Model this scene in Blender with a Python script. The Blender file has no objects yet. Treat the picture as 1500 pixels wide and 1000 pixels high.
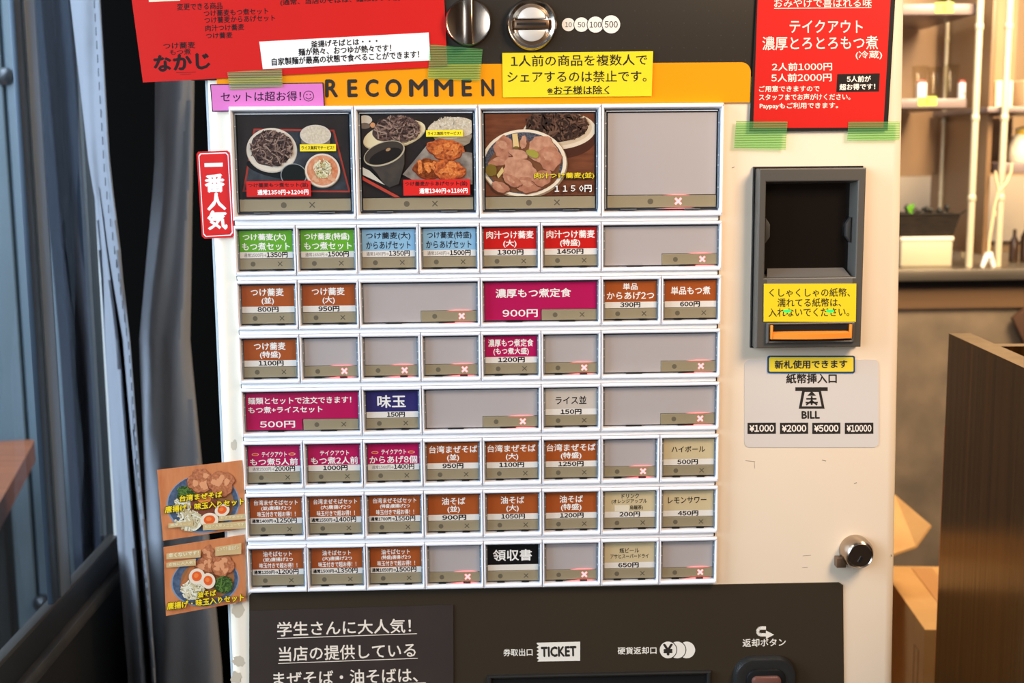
import bpy, bmesh, math, random
from mathutils import Vector, Matrix
random.seed(7)
S = bpy.context.scene
COL = S.collection

# ------------------------------------------------------------------ camera, world, lights, exposure
F_PX = 1850.0
YAW, PITCH, ROLL = -0.032806833, -0.145792238, 0.0090451
Z0 = 1.40                                   # height of the button grid's origin above the floor
CAM = Vector((0.21099212, -1.1396232, 0.06330993 + Z0))
ROT = Matrix.Rotation(YAW, 3, 'Z') @ Matrix.Rotation(PITCH, 3, 'X') @ Matrix.Rotation(ROLL, 3, 'Y')
cd = bpy.data.cameras.new('camera')
cd.lens = 36.0 * F_PX / 1500.0
cd.sensor_width = 36.0
cd.clip_start = 0.02
cd.dof.use_dof = True
cd.dof.focus_distance = 1.15
cd.dof.aperture_fstop = 8.0
cam = bpy.data.objects.new('camera', cd)
COL.objects.link(cam)
cam.matrix_world = Matrix.Translation(CAM) @ Matrix((ROT.col[0], ROT.col[2], -ROT.col[1])).transposed().to_4x4()
S.camera = cam

W = bpy.data.worlds.new('world')
S.world = W
W.use_nodes = True
W.node_tree.nodes['Background'].inputs[0].default_value = (0.80, 0.86, 1.0, 1)
W.node_tree.nodes['Background'].inputs[1].default_value = 0.22

def area(name, loc, target, w, h, power, color):
    l = bpy.data.lights.new(name, 'AREA')
    l.shape = 'RECTANGLE'
    l.size, l.size_y, l.energy, l.color = w, h, power, color
    o = bpy.data.objects.new(name, l)
    COL.objects.link(o)
    o.location = loc
    o.rotation_euler = (Vector(target) - Vector(loc)).to_track_quat('-Z', 'Y').to_euler()
    return o

area('daylight_window_side', (-1.7, -0.55, 1.95), (0.0, 0.1, 1.35), 1.5, 1.5, 105, (0.80, 0.90, 1.0))
area('daylight_outside', (-1.3, 0.3, 3.3), (-1.1, 1.9, 1.3), 1.5, 1.0, 60, (0.85, 0.93, 1.0))
area('daylight_shop_front', (-1.5, -2.8, 1.9), (0.2, 0.0, 1.3), 1.4, 1.5, 42, (0.88, 0.94, 1.0))
area('ceiling_lamp_glow', (0.98, -0.72, 1.98), (0.55, 0.0, 1.4), 0.4, 0.4, 13, (1.0, 0.76, 0.52))
area('kitchen_lamp_glow', (1.45, 0.95, 2.05), (1.2, 1.9, 1.45), 0.5, 0.4, 30, (1.0, 0.78, 0.50))
area('counter_fill_light', (1.5, 0.3, 2.5), (1.2, 1.5, 0.8), 0.5, 0.4, 22, (1.0, 0.78, 0.50))  # added warm fill to brighten the counter front, source unseen
S.view_settings.view_transform = 'Standard'
S.view_settings.look = 'None'
S.view_settings.gamma = 1.0
S.view_settings.use_curve_mapping = False
S.view_settings.exposure = 0.06

# ------------------------------------------------------------------ helpers
def at(px, py, Y=0.0):
    """pixel of the 1500x1000 frame -> point on the upright plane y = Y"""
    d = ROT @ Vector(((px - 750) / F_PX, 1, -(py - 500) / F_PX))
    return CAM + d * ((Y - CAM.y) / d.y)
def atx(px, py, X):
    d = ROT @ Vector(((px - 750) / F_PX, 1, -(py - 500) / F_PX))
    return CAM + d * ((X - CAM.x) / d.x)
def atz(px, py, Z):
    d = ROT @ Vector(((px - 750) / F_PX, 1, -(py - 500) / F_PX))
    return CAM + d * ((Z - CAM.z) / d.z)

def lin(c):
    return tuple((v / 255 / 12.92) if v <= 10 else ((v / 255 + 0.055) / 1.055) ** 2.4 for v in c) + (1.0,)

_m = {}
def mat(name, rgb, rough=0.5, metal=0.0, spec=0.5, noise=None, bump=None, coat=0.0, stretch=(1, 1, 1)):
    """noise = (scale, rgb2, amount-contrast): mottles the colour; bump = (scale, strength)"""
    if name in _m:
        return _m[name]
    m = bpy.data.materials.new(name)
    m.use_nodes = True
    nt = m.node_tree
    b = nt.nodes['Principled BSDF']
    b.inputs['Base Color'].default_value = lin(rgb)
    b.inputs['Roughness'].default_value = rough
    b.inputs['Metallic'].default_value = metal
    b.inputs['Specular IOR Level'].default_value = spec
    b.inputs['Coat Weight'].default_value = coat
    if noise or bump:
        tc = nt.nodes.new('ShaderNodeTexCoord')
        mp = nt.nodes.new('ShaderNodeMapping')
        mp.inputs['Scale'].default_value = stretch
        nt.links.new(tc.outputs['Object'], mp.inputs[0])
    if noise:
        n = nt.nodes.new('ShaderNodeTexNoise')
        n.inputs['Scale'].default_value = noise[0]
        n.inputs['Detail'].default_value = 5
        r = nt.nodes.new('ShaderNodeValToRGB')
        c = noise[2]
        r.color_ramp.elements[0].position = 0.5 - c
        r.color_ramp.elements[1].position = 0.5 + c
        r.color_ramp.elements[0].color = lin(rgb)
        r.color_ramp.elements[1].color = lin(noise[1])
        nt.links.new(mp.outputs[0], n.inputs['Vector'])
        nt.links.new(n.outputs[0], r.inputs[0])
        nt.links.new(r.outputs[0], b.inputs['Base Color'])
    if bump:
        n2 = nt.nodes.new('ShaderNodeTexNoise')
        n2.inputs['Scale'].default_value = bump[0]
        n2.inputs['Detail'].default_value = 3
        bp = nt.nodes.new('ShaderNodeBump')
        bp.inputs['Strength'].default_value = bump[1]
        bp.inputs['Distance'].default_value = 0.004
        nt.links.new(mp.outputs[0], n2.inputs['Vector'])
        nt.links.new(n2.outputs[0], bp.inputs['Height'])
        nt.links.new(bp.outputs[0], b.inputs['Normal'])
    _m[name] = m
    return m
def ink(rgb, rough=0.55):
    return mat('print_%02x%02x%02x' % tuple(rgb), rgb, rough, 0, 0.2)
def emit(name, rgb, strength):
    if name in _m:
        return _m[name]
    m = bpy.data.materials.new(name)
    m.use_nodes = True
    b = m.node_tree.nodes['Principled BSDF']
    b.inputs['Base Color'].default_value = lin(rgb)
    b.inputs['Emission Color'].default_value = lin(rgb)
    b.inputs['Emission Strength'].default_value = strength
    _m[name] = m
    return m
def clear(name, rgb, trans, rough=0.05, gloss=(0.9, 0.9, 0.9), diffuse=0.0, rib=None):
    """thin clear sheet: see-through + fresnel gloss (+ a share of diffuse colour)"""
    if name in _m:
        return _m[name]
    m = bpy.data.materials.new(name)
    m.use_nodes = True
    nt = m.node_tree
    nt.nodes.remove(nt.nodes['Principled BSDF'])
    out = nt.nodes['Material Output']
    t = nt.nodes.new('ShaderNodeBsdfTransparent')
    t.inputs[0].default_value = lin(trans)
    g = nt.nodes.new('ShaderNodeBsdfGlossy')
    g.inputs[0].default_value = gloss + (1,)
    g.inputs['Roughness'].default_value = rough
    fr = nt.nodes.new('ShaderNodeFresnel')
    fr.inputs[0].default_value = 1.3
    mx = nt.nodes.new('ShaderNodeMixShader')
    ge = nt.nodes.new('ShaderNodeNewGeometry')
    iv = nt.nodes.new('ShaderNodeMath')
    iv.operation = 'SUBTRACT'
    iv.inputs[0].default_value = 1.0
    nt.links.new(ge.outputs['Backfacing'], iv.inputs[1])
    mu = nt.nodes.new('ShaderNodeMath')
    mu.operation = 'MULTIPLY'
    nt.links.new(fr.outputs[0], mu.inputs[0])
    nt.links.new(iv.outputs[0], mu.inputs[1])
    nt.links.new(mu.outputs[0], mx.inputs[0])
    if diffuse > 0:
        d = nt.nodes.new('ShaderNodeBsdfDiffuse')
        d.inputs[0].default_value = lin(rgb)
        m2 = nt.nodes.new('ShaderNodeMixShader')
        m2.inputs[0].default_value = diffuse
        nt.links.new(t.outputs[0], m2.inputs[1])
        nt.links.new(d.outputs[0], m2.inputs[2])
        nt.links.new(m2.outputs[0], mx.inputs[1])
        if rib:
            tc = nt.nodes.new('ShaderNodeTexCoord')
            w = nt.nodes.new('ShaderNodeTexWave')
            w.bands_direction = 'Z'
            w.inputs['Scale'].default_value = rib
            w.inputs['Distortion'].default_value = 0.6
            rp = nt.nodes.new('ShaderNodeValToRGB')
            rp.color_ramp.elements[0].position = 0.05
            rp.color_ramp.elements[1].position = 0.35
            rp.color_ramp.elements[0].color = lin(tuple(int(v * 0.62) for v in rgb))
            rp.color_ramp.elements[1].color = lin(rgb)
            nt.links.new(tc.outputs['Object'], w.inputs['Vector'])
            nt.links.new(w.outputs[1], rp.inputs[0])
            nt.links.new(rp.outputs[0], d.inputs[0])
            r2 = nt.nodes.new('ShaderNodeValToRGB')
            r2.color_ramp.elements[0].position = 0.05
            r2.color_ramp.elements[1].position = 0.35
            r2.color_ramp.elements[0].color = lin(tuple(int(v * 0.78) for v in trans))
            r2.color_ramp.elements[1].color = lin(trans)
            nt.links.new(w.outputs[1], r2.inputs[0])
            nt.links.new(r2.outputs[0], t.inputs[0])
    else:
        nt.links.new(t.outputs[0], mx.inputs[1])
    nt.links.new(g.outputs[0], mx.inputs[2])
    nt.links.new(mx.outputs[0], out.inputs[0])
    _m[name] = m
    return m

def tag(o, label=None, cat=None, group=None, kind=None):
    if label: o['label'] = label
    if cat: o['category'] = cat
    if group: o['group'] = group
    if kind: o['kind'] = kind
    return o
def empty(name, loc):
    o = bpy.data.objects.new(name, None)
    COL.objects.link(o)
    o.location = loc
    ORG[o.name] = Vector(loc)
    o.empty_display_size = 0.05
    return o

ORG = {}
class MB:
    """collects geometry in world coordinates and links it as ONE mesh object"""
    def __init__(s):
        s.v, s.f, s.mi, s.m, s.sm = [], [], [], [], []
    def slot(s, m):
        if m not in s.m: s.m.append(m)
        return s.m.index(m)
    def add(s, vs, fs, m, smooth=False):
        b = len(s.v)
        s.v += [tuple(v) for v in vs]
        k = s.slot(m)
        for f in fs:
            s.f.append(tuple(i + b for i in f)); s.mi.append(k); s.sm.append(smooth)
    def bm(s, bm, m, smooth=False):
        bm.verts.index_update()
        s.add([v.co for v in bm.verts], [[v.index for v in f.verts] for f in bm.faces], m, smooth)
        bm.free()
    def box(s, x0, x1, y0, y1, z0, z1, m, bevel=0.0, seg=2, rot=None):
        b = bmesh.new()
        bmesh.ops.create_cube(b, size=1)
        for v in b.verts:
            v.co = Vector(((x0 + x1) / 2 + v.co.x * abs(x1 - x0), (y0 + y1) / 2 + v.co.y * abs(y1 - y0), (z0 + z1) / 2 + v.co.z * abs(z1 - z0)))
        if bevel > 0:
            bmesh.ops.bevel(b, geom=b.edges[:], offset=bevel, segments=seg, profile=0.5, affect='EDGES')
        if rot:
            c = Vector(((x0 + x1) / 2, (y0 + y1) / 2, (z0 + z1) / 2))
            bmesh.ops.transform(b, matrix=Matrix.Translation(c) @ Matrix.Rotation(rot[0], 4, rot[1]) @ Matrix.Translation(-c), verts=b.verts)
        s.bm(b, m, bevel > 0)
    def prism(s, front, depth, m, bevel=0.0, seg=2):
        """front: outline points on an upright plane (clockwise or not), pushed back by depth along +y"""
        b = bmesh.new()
        a = [b.verts.new(p) for p in front]
        c = [b.verts.new((p[0], p[1] + depth, p[2])) for p in front]
        n = len(a)
        b.faces.new(a); b.faces.new(c[::-1])
        for i in range(n):
            b.faces.new((a[i], c[i], c[(i + 1) % n], a[(i + 1) % n]))
        bmesh.ops.recalc_face_normals(b, faces=b.faces[:])
        if bevel > 0:
            bmesh.ops.bevel(b, geom=b.edges[:], offset=bevel, segments=seg, profile=0.5, affect='EDGES')
        s.bm(b, m, bevel > 0)
    def sheet(s, pts, m):
        s.add(pts, [tuple(range(len(pts)))], m)
    def tube(s, path, r, m, n=10, cap=True):
        path = [Vector(p) for p in path]
        rs = r if isinstance(r, (list, tuple)) else [r] * len(path)
        vs, fs = [], []
        for i, p in enumerate(path):
            t = (path[min(i + 1, len(path) - 1)] - path[max(i - 1, 0)]).normalized()
            u = t.orthogonal().normalized() if i == 0 else (u - t * u.dot(t)).normalized()
            w = t.cross(u)
            for k in range(n):
                a = 2 * math.pi * k / n
                vs.append(p + (u * math.cos(a) + w * math.sin(a)) * rs[i])
        for i in range(len(path) - 1):
            for k in range(n):
                fs.append((i * n + k, i * n + (k + 1) % n, (i + 1) * n + (k + 1) % n, (i + 1) * n + k))
        if cap:
            fs.append(tuple(range(n))[::-1]); fs.append(tuple((len(path) - 1) * n + k for k in range(n)))
        s.add(vs, fs, m, True)
    def lathe(s, c, prof, m, axis='Z', n=40, smooth=True):
        """prof: (radius, height) pairs; axis 'Z' up or 'Y' towards the camera (height along -y)"""
        vs, fs = [], []
        for r, h in prof:
            for k in range(n):
                a = 2 * math.pi * k / n
                if axis == 'Z': vs.append((c[0] + r * math.cos(a), c[1] + r * math.sin(a), c[2] + h))
                else: vs.append((c[0] + r * math.cos(a), c[1] - h, c[2] + r * math.sin(a)))
        for i in range(len(prof) - 1):
            for k in range(n):
                fs.append((i * n + k, i * n + (k + 1) % n, (i + 1) * n + (k + 1) % n, (i + 1) * n + k))
        for i in (0, len(prof) - 1):
            if prof[i][0] > 1e-6: fs.append(tuple(i * n + k for k in range(n)))
        s.add(vs, fs, m, smooth)
    def frame(s, o, i, y0, y1, m, back=None, slope=0.0):
        """rectangular ring o=(x0,x1,z0,z1) with hole i, front y0, hole walls back to y1; slope widens the hole at the front"""
        bv = 0.0011
        def ring(r, g, y): return [(r[0] - g, y, r[2] - g), (r[1] + g, y, r[2] - g), (r[1] + g, y, r[3] + g), (r[0] - g, y, r[3] + g)]
        rings = [ring(o, 0, y1 if back is None else back), ring(o, 0, y0 + bv), ring(o, -bv * 0.35, y0 + bv * 0.3), ring(o, -bv, y0),
                 ring(i, slope + bv, y0), ring(i, slope + bv * 0.35, y0 + bv * 0.3), ring(i, slope, y0 + bv), ring(i, 0, y1)]
        vs = [p for r in rings for p in r]
        fs = []
        for a in range(len(rings) - 1):
            for k in range(4):
                fs.append((a * 4 + k, a * 4 + (k + 1) % 4, (a + 1) * 4 + (k + 1) % 4, (a + 1) * 4 + k))
        s.add(vs, fs, m)
    def build(s, name, parent=None, origin=None, weld=False):
        me = bpy.data.meshes.new(name)
        if origin is None:
            if parent is not None: origin = ORG[parent.name]
            else:
                xs = [v[0] for v in s.v]; ys = [v[1] for v in s.v]; zs = [v[2] for v in s.v]
                origin = ((min(xs) + max(xs)) / 2, (min(ys) + max(ys)) / 2, min(zs))
        origin = Vector(origin)
        me.from_pydata([tuple(Vector(v) - origin) for v in s.v], [], s.f)
        for m in s.m: me.materials.append(m)
        me.polygons.foreach_set('material_index', s.mi)
        me.polygons.foreach_set('use_smooth', s.sm)
        b = bmesh.new(); b.from_mesh(me)
        if weld: bmesh.ops.remove_doubles(b, verts=b.verts[:], dist=1e-6)
        for e in b.edges:
            if len(e.link_faces) == 2 and e.calc_face_angle(0) > 0.7: e.smooth = False
        b.to_mesh(me); b.free()
        me.update()
        o = bpy.data.objects.new(name, me)
        COL.objects.link(o)
        if parent is None:
            o.location = origin
        else:
            o.parent = parent
            o.location = origin - ORG[parent.name]
        ORG[o.name] = origin.copy()
        return o

# ---- lettering -----------------------------------------------------------
_glyph, _char = {}, {}
def outline(body, res):
    c = bpy.data.curves.new('lettering', 'FONT')
    c.body = body; c.size = 1; c.resolution_u = res; c.fill_mode = 'FRONT'
    o = bpy.data.objects.new('lettering', c)
    COL.objects.link(o)
    me = bpy.data.meshes.new_from_object(o.evaluated_get(bpy.context.evaluated_depsgraph_get()))
    vs = [(v.co.x, v.co.y) for v in me.vertices]
    fs = [tuple(p.vertices) for p in me.polygons]
    bpy.data.objects.remove(o); bpy.data.curves.remove(c); bpy.data.meshes.remove(me)
    return vs, fs
def char(ch, res):
    """outline of one character from its pen position, and how far the pen moves on"""
    if (ch, res) not in _char:
        wide = chr(ord(ch) + 0xFEE0) if ch.isdigit() or ch == '!' else ch
        if ch == ' ': _char[(ch, res)] = ([], [], 0.35)
        else:
            vs, fs = outline(wide, res)
            w1 = max(v[0] for v in vs); w2 = max(v[0] for v in outline(wide + wide, 1)[0])
            adv = w2 - w1
            if ch.isdigit():
                m = adv / 2; k = 0.98
                vs = [(m * 0.62 + (x - m) * k, y) for x, y in vs]; adv *= 0.62
            _char[(ch, res)] = (vs, fs, adv)
    return _char[(ch, res)]
def glyphs(body, res=2, off=0.0):
    key = (body, res)
    if key not in _glyph:
        vs, fs, x = [], [], 0.0
        for ch in body:
            v, f, a = char(ch, res)
            b = len(vs)
            vs += [(x + p, q) for p, q in v]; fs += [tuple(i + b for i in t) for t in f]
            x += a
        x0 = min(v[0] for v in vs); x1 = max(v[0] for v in vs); z0 = min(v[1] for v in vs); z1 = max(v[1] for v in vs)
        _glyph[key] = ([((x - x0) / (x1 - x0), (z - z0) / (z1 - z0)) for x, z in vs], fs, (x1 - x0) / (z1 - z0))
    return _glyph[key]
def put(mb, body, f, m, bold=0.0, asp=1.0, res=2, off=0.0):
    """f(s,t): unit box of the string -> world point; bold: share of the height by which the strokes are thickened"""
    vs, fs, a = glyphs(body, res, off)
    sh = [(0, 0)]
    if bold > 0:
        bx = bold / a
        sh = [(-bx, 0), (bx, 0), (0, -bold), (0, bold)]
    for k, (dx, dz) in enumerate(sh):
        mb.add([Vector(f(x + dx, z + dz)) - Vector((0, 2e-6 * k, 0)) for x, z in vs], fs, m)
def text_px(mb, body, bl, br, h, Y, m, bold=0.02, **k):
    """string whose box runs from pixel bl to br along its bottom and is h pixels tall, on the plane y = Y"""
    (ax, ay), (bx, by) = bl, br
    L = math.hypot(bx - ax, by - ay)
    nx, ny = (by - ay) / L, -(bx - ax) / L
    put(mb, body, lambda s, t: at(ax + (bx - ax) * s + nx * h * t, ay + (by - ay) * s + ny * h * t, Y), m, bold, **k)
def text_rect(mb, body, x0, x1, z0, z1, Y, m, bold=0.02, **k):
    put(mb, body, lambda s, t: (x0 + (x1 - x0) * s, Y, z0 + (z1 - z0) * t), m, bold, **k)
def line_px(mb, a, b, w, Y, m):
    (ax, ay), (bx, by) = a, b
    L = math.hypot(bx - ax, by - ay)
    nx, ny = (by - ay) / L * w / 2, -(bx - ax) / L * w / 2
    mb.sheet([at(ax + nx, ay + ny, Y), at(bx + nx, by + ny, Y), at(bx - nx, by - ny, Y), at(ax - nx, ay - ny, Y)], m)
def quad_px(mb, pts, Y, m, thick=0.0003):
    if thick: mb.prism([at(x, y, Y) for x, y in pts], thick, m)
    else: mb.sheet([at(x, y, Y) for x, y in pts], m)
def disc_px(mb, c, r, Y, m, n=36, ry=None):
    ry = ry or r
    mb.sheet([at(c[0] + r * math.cos(2 * math.pi * k / n), c[1] + ry * math.sin(2 * math.pi * k / n), Y) for k in range(n)], m)

# ---- printed pictures ------------------------------------------------------
class Pic:
    """flat shapes laid over each other on a printed card; f(u,v,layer) -> world point; everything is cut at the card's edge"""
    def __init__(s, mb, f, clip, eps=3e-5):
        s.mb, s.f, s.clip, s.n, s.eps = mb, f, clip, 0, eps
    def poly(s, pts, m, same=False):
        x0, y0, x1, y1 = s.clip
        for ax, lim, sg in ((0, x0, 1), (0, x1, -1), (1, y0, 1), (1, y1, -1)):
            out = []
            for i in range(len(pts)):
                a, b = pts[i], pts[(i + 1) % len(pts)]
                ia, ib = (a[ax] - lim) * sg >= 0, (b[ax] - lim) * sg >= 0
                if ia: out.append(a)
                if ia != ib:
                    t = (lim - a[ax]) / (b[ax] - a[ax])
                    out.append((a[0] + (b[0] - a[0]) * t, a[1] + (b[1] - a[1]) * t))
            pts = out
            if len(pts) < 3: return
        if not same: s.n += 1
        s.mb.sheet([Vector(s.f(x, y)) - Vector((0, s.eps * s.n, 0)) for x, y in pts], m)
    def ell(s, cx, cy, rx, ry, m, rot=0.0, n=40, wob=0.0, a0=0, a1=360, same=False, seed=0):
        c, q = math.cos(math.radians(rot)), math.sin(math.radians(rot))
        R = random.Random(seed)
        ph = [R.uniform(0, 6.28) for _ in range(4)]
        pts = []
        for k in range(n):
            a = math.radians(a0 + (a1 - a0) * k / (n if a1 - a0 >= 360 else n - 1))
            w = 1 + wob * (math.sin(3 * a + ph[0]) * 0.5 + math.sin(5 * a + ph[1]) * 0.35 + math.sin(8 * a + ph[2]) * 0.3 + math.sin(13 * a + ph[3]) * 0.18)
            x, y = rx * w * math.cos(a), ry * w * math.sin(a)
            pts.append((cx + x * c - y * q, cy + x * q + y * c))
        s.poly(pts, m, same)
    def rect(s, x0, y0, x1, y1, m): s.poly([(x0, y0), (x1, y0), (x1, y1), (x0, y1)], m)
    def stroke(s, pts, w, m, same=False):
        for i in range(len(pts) - 1):
            (ax, ay), (bx, by) = pts[i], pts[i + 1]
            L = math.hypot(bx - ax, by - ay) or 1
            nx, ny = (by - ay) / L * w / 2, -(bx - ax) / L * w / 2
            s.poly([(ax + nx, ay + ny), (bx + nx, by + ny), (bx - nx, by - ny), (ax - nx, ay - ny)], m, same or i > 0)
    def noodles(s, cx, cy, rx, ry, mats, n, w, length, seed=1, rot=0, wave=0.5):
        R = random.Random(seed)
        for i in range(n):
            r, a = math.sqrt(R.random()), R.uniform(0, 6.283)
            x, y = cx + rx * r * math.cos(a), cy + ry * r * math.sin(a)
            d = math.radians(rot) + R.gauss(0, wave)
            pts = [(x, y)]
            cv = R.uniform(-0.45, 0.45)
            for k in range(5):
                d += cv + R.uniform(-0.35, 0.35)
                x += math.cos(d) * length / 5; y += math.sin(d) * length / 5
                if ((x - cx) / rx) ** 2 + ((y - cy) / ry) ** 2 > 1.1: break
                pts.append((x, y))
            if len(pts) > 1: s.stroke(pts, w * R.uniform(0.7, 1.2), mats[R.randrange(len(mats))], same=i % 6 != 0)
    def text(s, body, x0, x1, y0, y1, m, bold=0.03, dy=0.0):
        s.n += 1
        put(s.mb, body, lambda u, t: Vector(s.f(x0 + (x1 - x0) * u, y1 + (y0 - y1) * t + dy * u)) - Vector((0, s.eps * s.n, 0)), m, bold, res=1)

# ------------------------------------------------------------------ materials
WHITE = mat('white_enamel', (237, 216, 191), 0.38)
FRAMEW = mat('white_plastic', (244, 241, 245), 0.32)
RAILW = mat('cream_plastic', (246, 243, 242), 0.4)
DARK = mat('charcoal_panel', (57, 47, 35), 0.42, spec=0.2)
BLACK = mat('black_plastic', (14, 14, 15), 0.45)
CHARC = mat('bezel_grey', (82, 76, 69), 0.38)
CHROME = mat('chrome', (176, 160, 144), 0.2, 1.0)
STEEL = mat('brushed_steel', (190, 180, 168), 0.3, 1.0)
YELLOWH = mat('amber_panel', (238, 148, 0), 0.45, spec=.2)
STRIP = mat('olive_strip', (156, 140, 110), 0.45)
BLANK = mat('blank_window', (184, 172, 168), 0.55)
SMOKE = mat('smoked_well', (70, 72, 78), 0.2)
CLEARP = clear('clear_acrylic', (255, 255, 255), (252, 252, 252), 0.08)
WHT, BLK = ink((242, 238, 232)), ink((24, 20, 20))
GLY = ink((92, 84, 70))

# ------------------------------------------------------------------ the setting
def structure(mb, name):
    return tag(mb.build(name), kind='structure')
XW = -0.30                                            # window wall
b = MB(); b.box(-3.2, 3.2, -3.2, 3.2, -0.02, 0.0, mat('floor_tile', (120, 110, 100), 0.35, noise=(9, (95, 88, 80), 0.2))); structure(b, 'floor')
DW = mat('black_wall_paint', (20, 19, 19), 0.5)
b = MB(); b.box(XW - 0.06, XW, -1.1, 0.92, 0.0, 0.868, DW); structure(b, 'wall_left')
b = MB(); b.box(-0.36, 0.04, 0.92, 0.98, 0.0, 2.6, mat('dark_wall', (8, 8, 8), 0.9, spec=0.0)); structure(b, 'wall_back')
# sill rails of the window
RAILG = mat('worn_rail', (74, 66, 58), 0.4, noise=(30, (52, 46, 42), 0.25))
FRD = mat('black_window_frame', (15, 15, 16), 0.5)
b = MB(); b.box(XW - 0.02, XW + 0.007, -1.1, 0.66, 0.868, 0.885, RAILG, 0.002); structure(b, 'trim_1')
# window: frame, glass, mullion, far jamb
b = MB()
b.box(XW - 0.016, XW - 0.002, -1.1, 0.66, 0.885, 0.925, FRD, 0.002)
w1 = structure(b, 'window_1')
b = MB(); b.box(XW - 0.012, XW + 0.001, -1.1, 0.655, 0.925, 0.931, mat('bead_brown', (58, 52, 47), .4), 0.001); b.build('glazing_bead', w1)
b = MB(); b.box(XW - 0.014, XW - 0.010, -1.1, 0.64, 0.93, 2.35, clear('window_glass', (255, 255, 255), (232, 240, 246), 0.02, (.45, .47, .5))); b.build('glass_pane', w1)
ALU = mat('grey_aluminium', (116, 122, 130), 0.4, 0.6)
ALUD = mat('dark_aluminium', (56, 66, 78), 0.4, 0.5)
b = MB()
def yw(px, py=872): return atx(px, py, XW).y
b.box(XW - 0.006, XW + 0.004, yw(86), yw(100), 0.931, 2.35, ALU, 0.002)
b.box(XW - 0.006, XW + 0.001, yw(76), yw(86), 0.931, 2.35, ALUD, 0.001)
b.box(XW - 0.006, XW, yw(100), yw(106), 0.931, 2.35, ALUD, 0.001)
tag(b.build('mullion', w1), 'grey aluminium upright')
b = MB(); b.box(XW - 0.004, XW + 0.003, 0.628, 0.634, 0.931, 2.35, mat('pale_jamb_edge', (200, 196, 190), 0.4)); b.build('jamb_edge', w1)
b = MB(); b.box(XW - 0.02, XW - 0.002, 0.634, 0.68, 0.885, 2.35, FRD); b.build('jamb', w1)
# outside the glass: blue-grey cladding, its joints and bolts
PANEL = mat('blue_grey_cladding', (112, 126, 136), 0.5, noise=(2.5, (96, 112, 122), 0.3))
b = MB()
YO = 1.9
xs = [-2.6, at(-60, 400, YO).x, at(24, 400, YO).x, at(60, 400, YO).x, -0.30]
for k in range(4):
    b.box(xs[k] + 0.004, xs[k + 1] - 0.004, YO, YO + 0.05, -0.0, 3.4, PANEL, 0.004)
b.box(-2.6, -0.3, YO + 0.03, YO + 0.08, 0, 3.4, mat('cladding_joint', (150, 158, 160), 0.5))
wo = structure(b, 'wall_outside')
for px, py in ((7, 112), (62, 882)):
    p = at(px, py, YO)
    b = MB(); b.lathe(p, [(0.022, 0.0), (0.020, 0.012), (0.012, 0.017), (0.0, 0.019)], mat('bolt_steel', (90, 92, 95), 0.3, 0.8), 'Y', 16); b.build('bolt', wo)

# table beyond the glass
TZ = 0.85
corner = atz(52, 643, TZ); d1 = (atz(-10, 753, TZ) - corner); d1.z = 0; d1.normalize(); d2 = Vector((d1.y, -d1.x, 0))
if d2.x > 0: d2 = -d2
WOODT = mat('orange_wood', (196, 118, 72), 0.35, noise=(5, (150, 84, 48), 0.3), stretch=(1, 9, 1))
tbl = empty('cafe_table', (corner.x - .35, corner.y - .1, 0))
tag(tbl, 'orange wooden table with a rounded corner, seen through the window glass', 'table')
def slab(c, u, v, lu, lv, z0, z1, r):
    pts = []
    for (a, e, sa, se) in ((0, 0, 1, 1), (lu, 0, -1, 1), (lu, lv, -1, -1), (0, lv, 1, -1)):
        cc = [(a + sa * r, e + se * r)]
        arc = [(a + sa * r - sa * r * math.cos(t), e + se * r - se * r * math.sin(t)) for t in [math.pi / 2 * k / 6 for k in range(7)]]
        if (sa * se) < 0: arc = arc[::-1]
        pts += arc
    return [c + u * p + v * q for p, q in pts]
pl = slab(corner, d1, d2, 0.6, 0.7, 0, 0, 0.02)
b = MB()
n = len(pl)
vs = [(p.x, p.y, TZ) for p in pl] + [(p.x, p.y, TZ - 0.045) for p in pl]
b.add(vs, [tuple(range(n)), tuple(range(n, 2 * n))[::-1]] + [(i, (i + 1) % n, n + (i + 1) % n, n + i) for i in range(n)], WOODT)
b.build('tabletop', tbl)
for u, v in ((.08, .08), (.52, .08), (.52, .62), (.08, .62)):
    p = corner + d1 * u + d2 * v
    b = MB(); b.box(p.x - .025, p.x + .025, p.y - .025, p.y + .025, 0, TZ - 0.045, mat('table_leg_black', (30, 28, 27), 0.5), 0.003); b.build('leg', tbl)

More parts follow.
